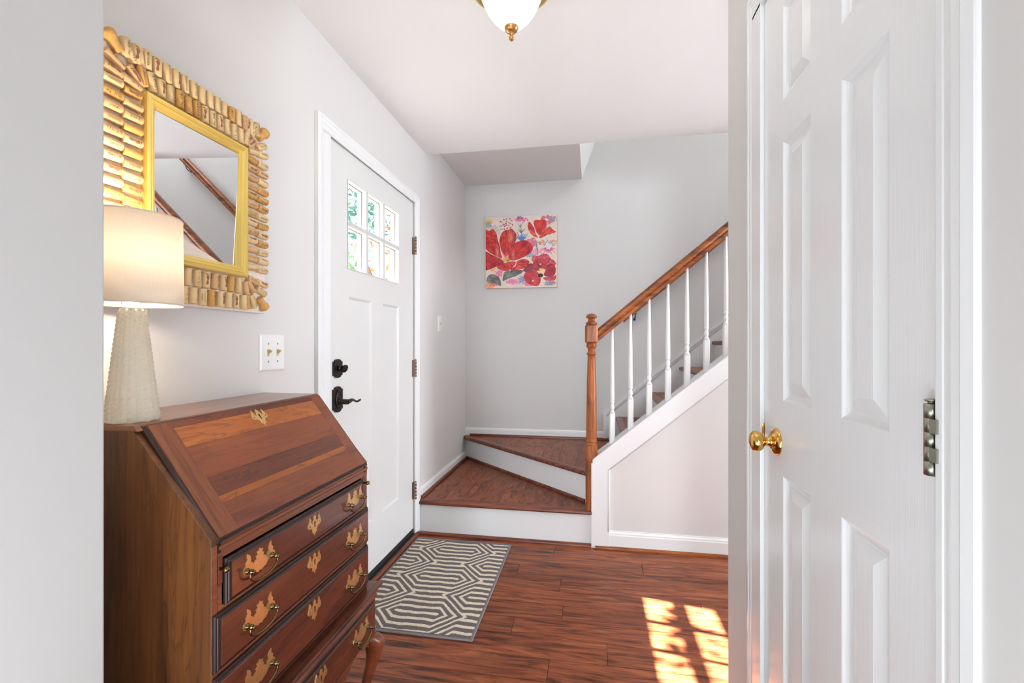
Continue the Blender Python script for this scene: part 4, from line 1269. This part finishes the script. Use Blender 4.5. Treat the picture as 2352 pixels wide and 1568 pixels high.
spikes(630, 490, 15, 95, 215, 325, 9, (84, 130, 185), 7); spikes(625, 400, 10, 60, 230, 310, 5, (110, 120, 125), 5); spikes(615, 330, 5, 60, 240, 300, 3, (120, 125, 120), 4)
spikes(945, 560, 40, 85, 20, 160, 13, (214, 86, 150), 5); spikes(945, 560, 45, 90, 200, 350, 11, (96, 120, 165), 4); splash(945, 530, 40, 35, (240, 225, 210), .5, 33)
rs = random.Random(2)
for (x, y) in ((378, 262), (400, 270), (420, 240), (450, 232), (492, 228), (515, 252), (450, 258), (445, 282), (420, 295), (482, 275), (388, 318), (405, 305), (440, 310), (455, 300), (478, 312), (500, 285), (523, 300), (398, 355), (425, 350), (460, 342), (500, 335), (425, 318), (850, 515), (845, 530), (825, 512)):
    m_ = ((Xc - x) / rs.uniform(6, 11)) ** 2 + ((Yc_ - y) / rs.uniform(5, 9)) ** 2 < 1
    img[m_] = L3(176, 60, 96)
spikes(815, 580, 0, 80, 85, 90, 1, (130, 138, 150), 9); spikes(808, 560, 0, 70, 262, 265, 1, (130, 138, 150), 9)
# leaves
petal([(210, 960), (230, 910), (280, 890), (330, 905), (370, 945), (385, 990), (380, 1030), (320, 1005), (250, 1000), (215, 985)], (128, 120, 110), (92, 92, 100), (170, 160, 120), (385, 1040), seed=1)
petal([(405, 970), (425, 870), (480, 850), (560, 840), (655, 850), (600, 895), (520, 930), (460, 950)], (120, 124, 122), (88, 84, 92), (150, 150, 130), (400, 970), seed=2)
petal([(650, 850), (680, 800), (720, 765), (770, 770), (775, 830), (720, 868)], (140, 52, 66), (88, 36, 50), (170, 70, 80), (760, 850), seed=3)
# flower 3
petal([(750, 720), (770, 672), (830, 670), (880, 648), (940, 655), (970, 700), (1012, 730), (1038, 775), (960, 780), (900, 800), (800, 760)], (208, 84, 92), (180, 56, 70), (224, 120, 120), (865, 850), seed=4)
petal([(888, 930), (950, 925), (1005, 915), (1034, 905), (1022, 960), (970, 972), (910, 962)], (206, 72, 90), (172, 44, 66), (222, 110, 120), (865, 850), seed=5)
petal([(752, 832), (762, 760), (800, 716), (860, 703), (905, 716), (930, 762), (905, 830), (840, 850), (790, 850)], (188, 50, 66), (134, 32, 48), (206, 84, 90), (865, 850), seed=6)
petal([(905, 855), (920, 800), (960, 768), (1010, 773), (1032, 830), (1022, 892), (980, 922), (930, 920), (892, 900)], (192, 44, 60), (140, 30, 48), (212, 76, 84), (865, 850), seed=7)
petal([(655, 930), (670, 880), (710, 855), (780, 850), (825, 870), (852, 930), (850, 990), (820, 1032), (760, 1025), (690, 992)], (206, 58, 70), (168, 36, 52), (222, 90, 96), (865, 850), seed=8)
petal([(822, 905), (850, 880), (885, 900), (870, 926), (835, 926)], (92, 24, 38), (60, 14, 26), (110, 36, 50), (850, 905), seed=9)
splash(865, 850, 52, 46, (246, 218, 150), .5, 40, 8); splash(850, 770, 9, 9, (240, 230, 230), .3, 41); splash(765, 970, 9, 9, (240, 230, 230), .3, 42)
# flower 2
petal([(705, 290), (722, 262), (745, 288), (780, 340), (792, 385), (802, 425), (760, 385), (712, 350)], (212, 44, 44), (160, 28, 40), (228, 90, 70), (820, 450), seed=10)
petal([(778, 250), (830, 240), (900, 244), (926, 290), (920, 330), (872, 372), (836, 422), (802, 372), (780, 312)], (214, 46, 44), (156, 30, 44), (226, 80, 66), (820, 450), seed=11)
petal([(838, 445), (860, 390), (900, 350), (962, 320), (1000, 358), (1032, 386), (980, 405), (922, 425), (862, 458)], (216, 70, 56), (176, 38, 44), (236, 120, 90), (820, 450), seed=12)
petal([(710, 352), (752, 366), (800, 410), (822, 452), (792, 446), (752, 420), (726, 382)], (226, 84, 52), (190, 50, 46), (238, 120, 80), (820, 450), seed=13)
# flower 1
petal([(500, 832), (560, 790), (572, 742), (620, 714), (670, 708), (722, 736), (702, 782), (650, 822), (580, 844), (520, 846)], (222, 62, 56), (176, 34, 44), (240, 120, 100), (445, 720), seed=14)
petal([(338, 802), (400, 765), (470, 745), (520, 738), (562, 745), (542, 790), (502, 832), (450, 852), (390, 846), (350, 826)], (208, 50, 56), (160, 28, 42), (228, 90, 84), (445, 720), seed=15)
petal([(180, 628), (280, 660), (350, 690), (402, 720), (422, 750), (380, 780), (300, 812), (180, 836)], (190, 34, 50), (150, 24, 40), (214, 64, 66), (445, 720), seed=16, hl=(370, 690, 40, 12))
petal([(180, 370), (250, 372), (285, 346), (330, 402), (346, 480), (370, 560), (386, 640), (396, 702), (340, 682), (262, 642), (205, 592), (180, 560)], (212, 50, 44), (156, 28, 40), (232, 96, 68), (445, 720), seed=17, hl=(340, 620, 18, 60))
petal([(470, 692), (480, 620), (520, 552), (560, 510), (620, 490), (680, 484), (732, 520), (762, 560), (756, 612), (700, 662), (622, 702), (552, 727), (500, 722)], (200, 38, 46), (150, 26, 40), (220, 70, 62), (445, 720), seed=18, hl=(530, 660, 18, 50))
petal([(365, 520), (368, 470), (390, 410), (430, 365), (468, 362), (505, 346), (550, 385), (572, 430), (562, 490), (532, 540), (492, 592), (467, 662), (442, 704), (410, 652), (380, 582)], (208, 48, 44), (150, 26, 40), (232, 96, 66), (445, 720), seed=19, hl=(505, 450, 30, 55))
splash(440, 690, 60, 70, (240, 150, 150), .62, 43, 10)
splash(442, 722, 62, 34, (232, 170, 60), .42, 44, 8); splash(470, 725, 50, 26, (130, 60, 30), .62, 45, 6); splash(400, 735, 40, 20, (110, 50, 30), .66, 46, 6)
img = np.clip(img, .01, .95)
xs_ = PX0 + (PX1 - PX0) * uu; zs_ = PZb - (PZb - PZa) * vv
relief = .0003 * fbm(10, 200)
vs = np.stack([xs_, np.full(xs_.shape, YB - .024) - relief, zs_], -1).reshape(-1, 3)
W_ = n + 1
idx = (np.arange(n)[:, None] * W_ + np.arange(n)[None, :]).reshape(-1)
fs = np.stack([idx, idx + W_, idx + 1 + W_, idx + 1], -1)
grid_obj('painted_canvas', vs, fs, img, M['paint'], pt)
M['cedge'] = plain('canvas_edge', srgb(206, 140, 100), .7, noise_amt=.2, nscale=12)
obj('stretcher', MB().box(PX0, PX1, YB - .0238, YB - .001, PZa, PZb), M['cedge'], pt)

# ------------------------------------------------------------------ switches
def screw(parent, y, z, x):
    s = obj('screw', MB().lathe([(.0034, 0), (.0032, .0008), (.001, .0012)], (x, y, z), 'x', 12), M['nickel'], parent)
    return s
def toggle(parent, y, z, x, m):
    t = obj('toggle_slot', MB().box(x, x + .0008, y - .005, y + .005, z - .012, z + .012), m, parent)
    mb = MB().prism([(0, -.005), (.012, .004), (.013, .009), (.009, .010), (0, .005)], y - .0035, y + .0035, lambda p, q, s: (x + p, s, z + q))
    obj('toggle', mb, m, t)
s1 = thing('light_switch', 'white double switch plate with two ivory toggles beside the entry door frame', 'switch', (XL, 1.4156, 1.159))
p1 = MB().rings((1.3535, 1.4780, 1.097, 1.221), [(0, 0), (0, .002), (.003, .0045), (.006, .0055), (.010, .006)], lambda p, q, d: (XL + d, p, q))
obj('switch_plate', p1, M['white_pl'], s1)
for y in (1.4156 - .023, 1.4156 + .023):
    toggle(s1, y, 1.159, XL + .006, M['ivory'])
    for z in (1.159 - .030, 1.159 + .030): screw(s1, y, z, XL + .006)
s2 = thing('light_switch', 'narrow white single switch on the wall beyond the entry door', 'switch', (XL, 3.168, 1.335))
obj('switch_plate', MB().rings((3.130, 3.206, 1.278, 1.392), [(0, 0), (0, .002), (.003, .0045), (.008, .006)], lambda p, q, d: (XL + d, p, q)), M['white_pl'], s2)
toggle(s2, 3.168, 1.335, XL + .006, M['ivory'])

# ------------------------------------------------------------------ ceiling light
CX_, CY_ = -.263, 1.49
M['fin'] = plain('tan_finial', srgb(196, 144, 84), .3, metal=.8, noise_amt=.1, nscale=60)
cl = thing('ceiling_light', 'lit white glass dome ceiling light with brass ring and finial', 'ceiling light', (CX_, CY_, ZC))
obj('ceiling_pan', MB().lathe([(.085, ZC), (.156, ZC), (.158, ZC - .016), (.152, ZC - .026), (.154, ZC - .034), (.146, ZC - .049), (.140, ZC - .056), (.142, ZC - .066), (.136, ZC - .084), (.124, ZC - .092), (.100, ZC - .086)], (CX_, CY_, 0), 'z', 64), M['brass'], cl)
obj('glass_dome', MB().lathe([(.108, 2.362), (.106, 2.345), (.100, 2.325), (.092, 2.305), (.080, 2.280), (.063, 2.256), (.044, 2.236), (.022, 2.222), (.004, 2.216)], (CX_, CY_, 0), 'z', 64), M['dome'], cl)
obj('finial', MB().lathe([(.018, 2.232), (.0225, 2.228), (.0235, 2.222), (.021, 2.214), (.0145, 2.208), (.0085, 2.2055), (.0060, 2.204), (.0072, 2.202), (.0072, 2.200), (.0055, 2.198), (.0055, 2.195), (.0080, 2.192), (.0088, 2.188), (.0080, 2.184), (.0050, 2.181), (.001, 2.180)], (CX_, CY_, 0), 'z', 32), M['fin'], cl)

# ------------------------------------------------------------------ outside the front door
struct('porch_floor', MB().box(-12, XL - .14, -6, 14, -.2, -.05), M['paving'])
def leaf_cluster(name, label, cat, c, ext, n, size, mats, seed, trunk=None):
    rnd = random.Random(seed)
    th_ = thing(name, label, cat, (c[0], c[1], -.05))
    for mi, m in enumerate(mats):
        mb = MB()
        for _ in range(n // len(mats)):
            p = Vector((c[0] + rnd.uniform(-1, 1) * ext[0], c[1] + rnd.uniform(-1, 1) * ext[1], c[2] + rnd.uniform(-1, 1) * ext[2]))
            d = Vector((rnd.gauss(0, 1), rnd.gauss(0, 1), rnd.gauss(0, .7))).normalized()
            s_ = size * rnd.uniform(.6, 1.3); u = d.orthogonal().normalized(); w_ = d.cross(u)
            q = rnd.uniform(0, 2 * PI); u2 = u * math.cos(q) + w_ * math.sin(q)
            mb.add([p - d * s_, p - u2 * s_ * .32 + d * s_ * .1, p + d * s_, p + u2 * s_ * .32 + d * s_ * .1], [(0, 1, 2, 3)])
        o = obj('foliage', mb, m, th_, recalc=False); o['kind'] = 'stuff'
    if trunk:
        for tr in trunk:
            obj('trunk', MB().tube(*tr), M['bark'], th_)
    return th_
leaf_cluster('shrub', 'teal leaved shrub seen through the upper door panes', 'shrub', (-4.3, 8.2, 3.9), (.5, .5, .7), 420, .09, [M['leaf_t'], M['leaf_t'], M['leaf_g']], 1, [([(-4.3, 8.2, -.05), (-4.3, 8.2, 3.6)], [.06, .03], 8)])
leaf_cluster('flowering_shrub', 'orange and pink leaved shrub outside the lower door panes', 'shrub', (-2.6, 5.3, 2.2), (.28, .2, .42), 110, .055, [M['leaf_o'], M['leaf_p'], M['leaf_o']], 2, [([(-2.6, 5.35, -.05), (-2.62, 5.3, 1.9)], [.05, .03], 8)])
leaf_cluster('shrub', 'green leaved shrub seen through the lower left door pane', 'shrub', (-3.25, 5.95, 2.2), (.16, .15, .28), 120, .05, [M['leaf_g']], 5, [([(-3.25, 5.95, -.05), (-3.25, 5.95, 2.1)], [.04, .02], 8)])
tr = thing('tree', 'leaning brown tree trunk outside the door', 'tree', (-2.3, 4.4, -.05))
obj('trunk', MB().tube([(-2.3, 5.0, -.05), (-2.32, 4.9, .9), (-2.38, 4.9, 1.6), (-2.55, 4.9, 2.05), (-2.72, 4.95, 2.35), (-2.95, 5.0, 2.5)], [.12, .09, .06, .045, .03, .02], 10), M['bark'], tr)
hs = thing('house', 'blue sided house with white column seen through the right upper pane', 'house', (-4.9, 10.5, -.05))
obj('wall', MB().box(-5.25, -4.9, 10.5, 12, -.05, 6), M['siding'], hs)
obj('column', MB().box(-4.88, -4.62, 10.3, 10.6, -.05, 6), M['trim'], hs, bevel=.02)
# branches overhead that dapple the sunlight falling through the panes
random.seed(11)
ob_ = thing('overhanging_tree', 'tree branches above the porch that dapple the sun', 'tree', (-4.9, 2.7, -.05))
kk = 1.5
cpt = Vector((XL - .865 * kk, 2.21 + .155 * kk, 1.735 + kk))
mb = MB(); rnd = random.Random(23)
for _ in range(36):
    p = cpt + Vector((rnd.uniform(-.22, .22), rnd.uniform(-.34, .34), rnd.choice((-1, -1, 1)) * rnd.uniform(0, .22)))
    d = Vector((rnd.gauss(0, 1), rnd.gauss(0, 1), rnd.gauss(0, .5))).normalized(); u = d.orthogonal().normalized(); w_ = d.cross(u)
    q = rnd.uniform(0, 2 * PI); u2 = u * math.cos(q) + w_ * math.sin(q); s_ = rnd.uniform(.035, .075)
    mb.add([p - d * s_, p - u2 * s_ * .5, p + d * s_, p + u2 * s_ * .5], [(0, 1, 2, 3)])
o = obj('foliage', mb, M['leaf_g'], ob_, recalc=False); o['kind'] = 'stuff'
obj('branch', MB().tube([(-4.9, 2.75, -.05), (-4.85, 2.8, 2.5), tuple(cpt + Vector((-.9, .2, .3))), tuple(cpt)], [.12, .08, .03, .008], 8), M['bark'], ob_)
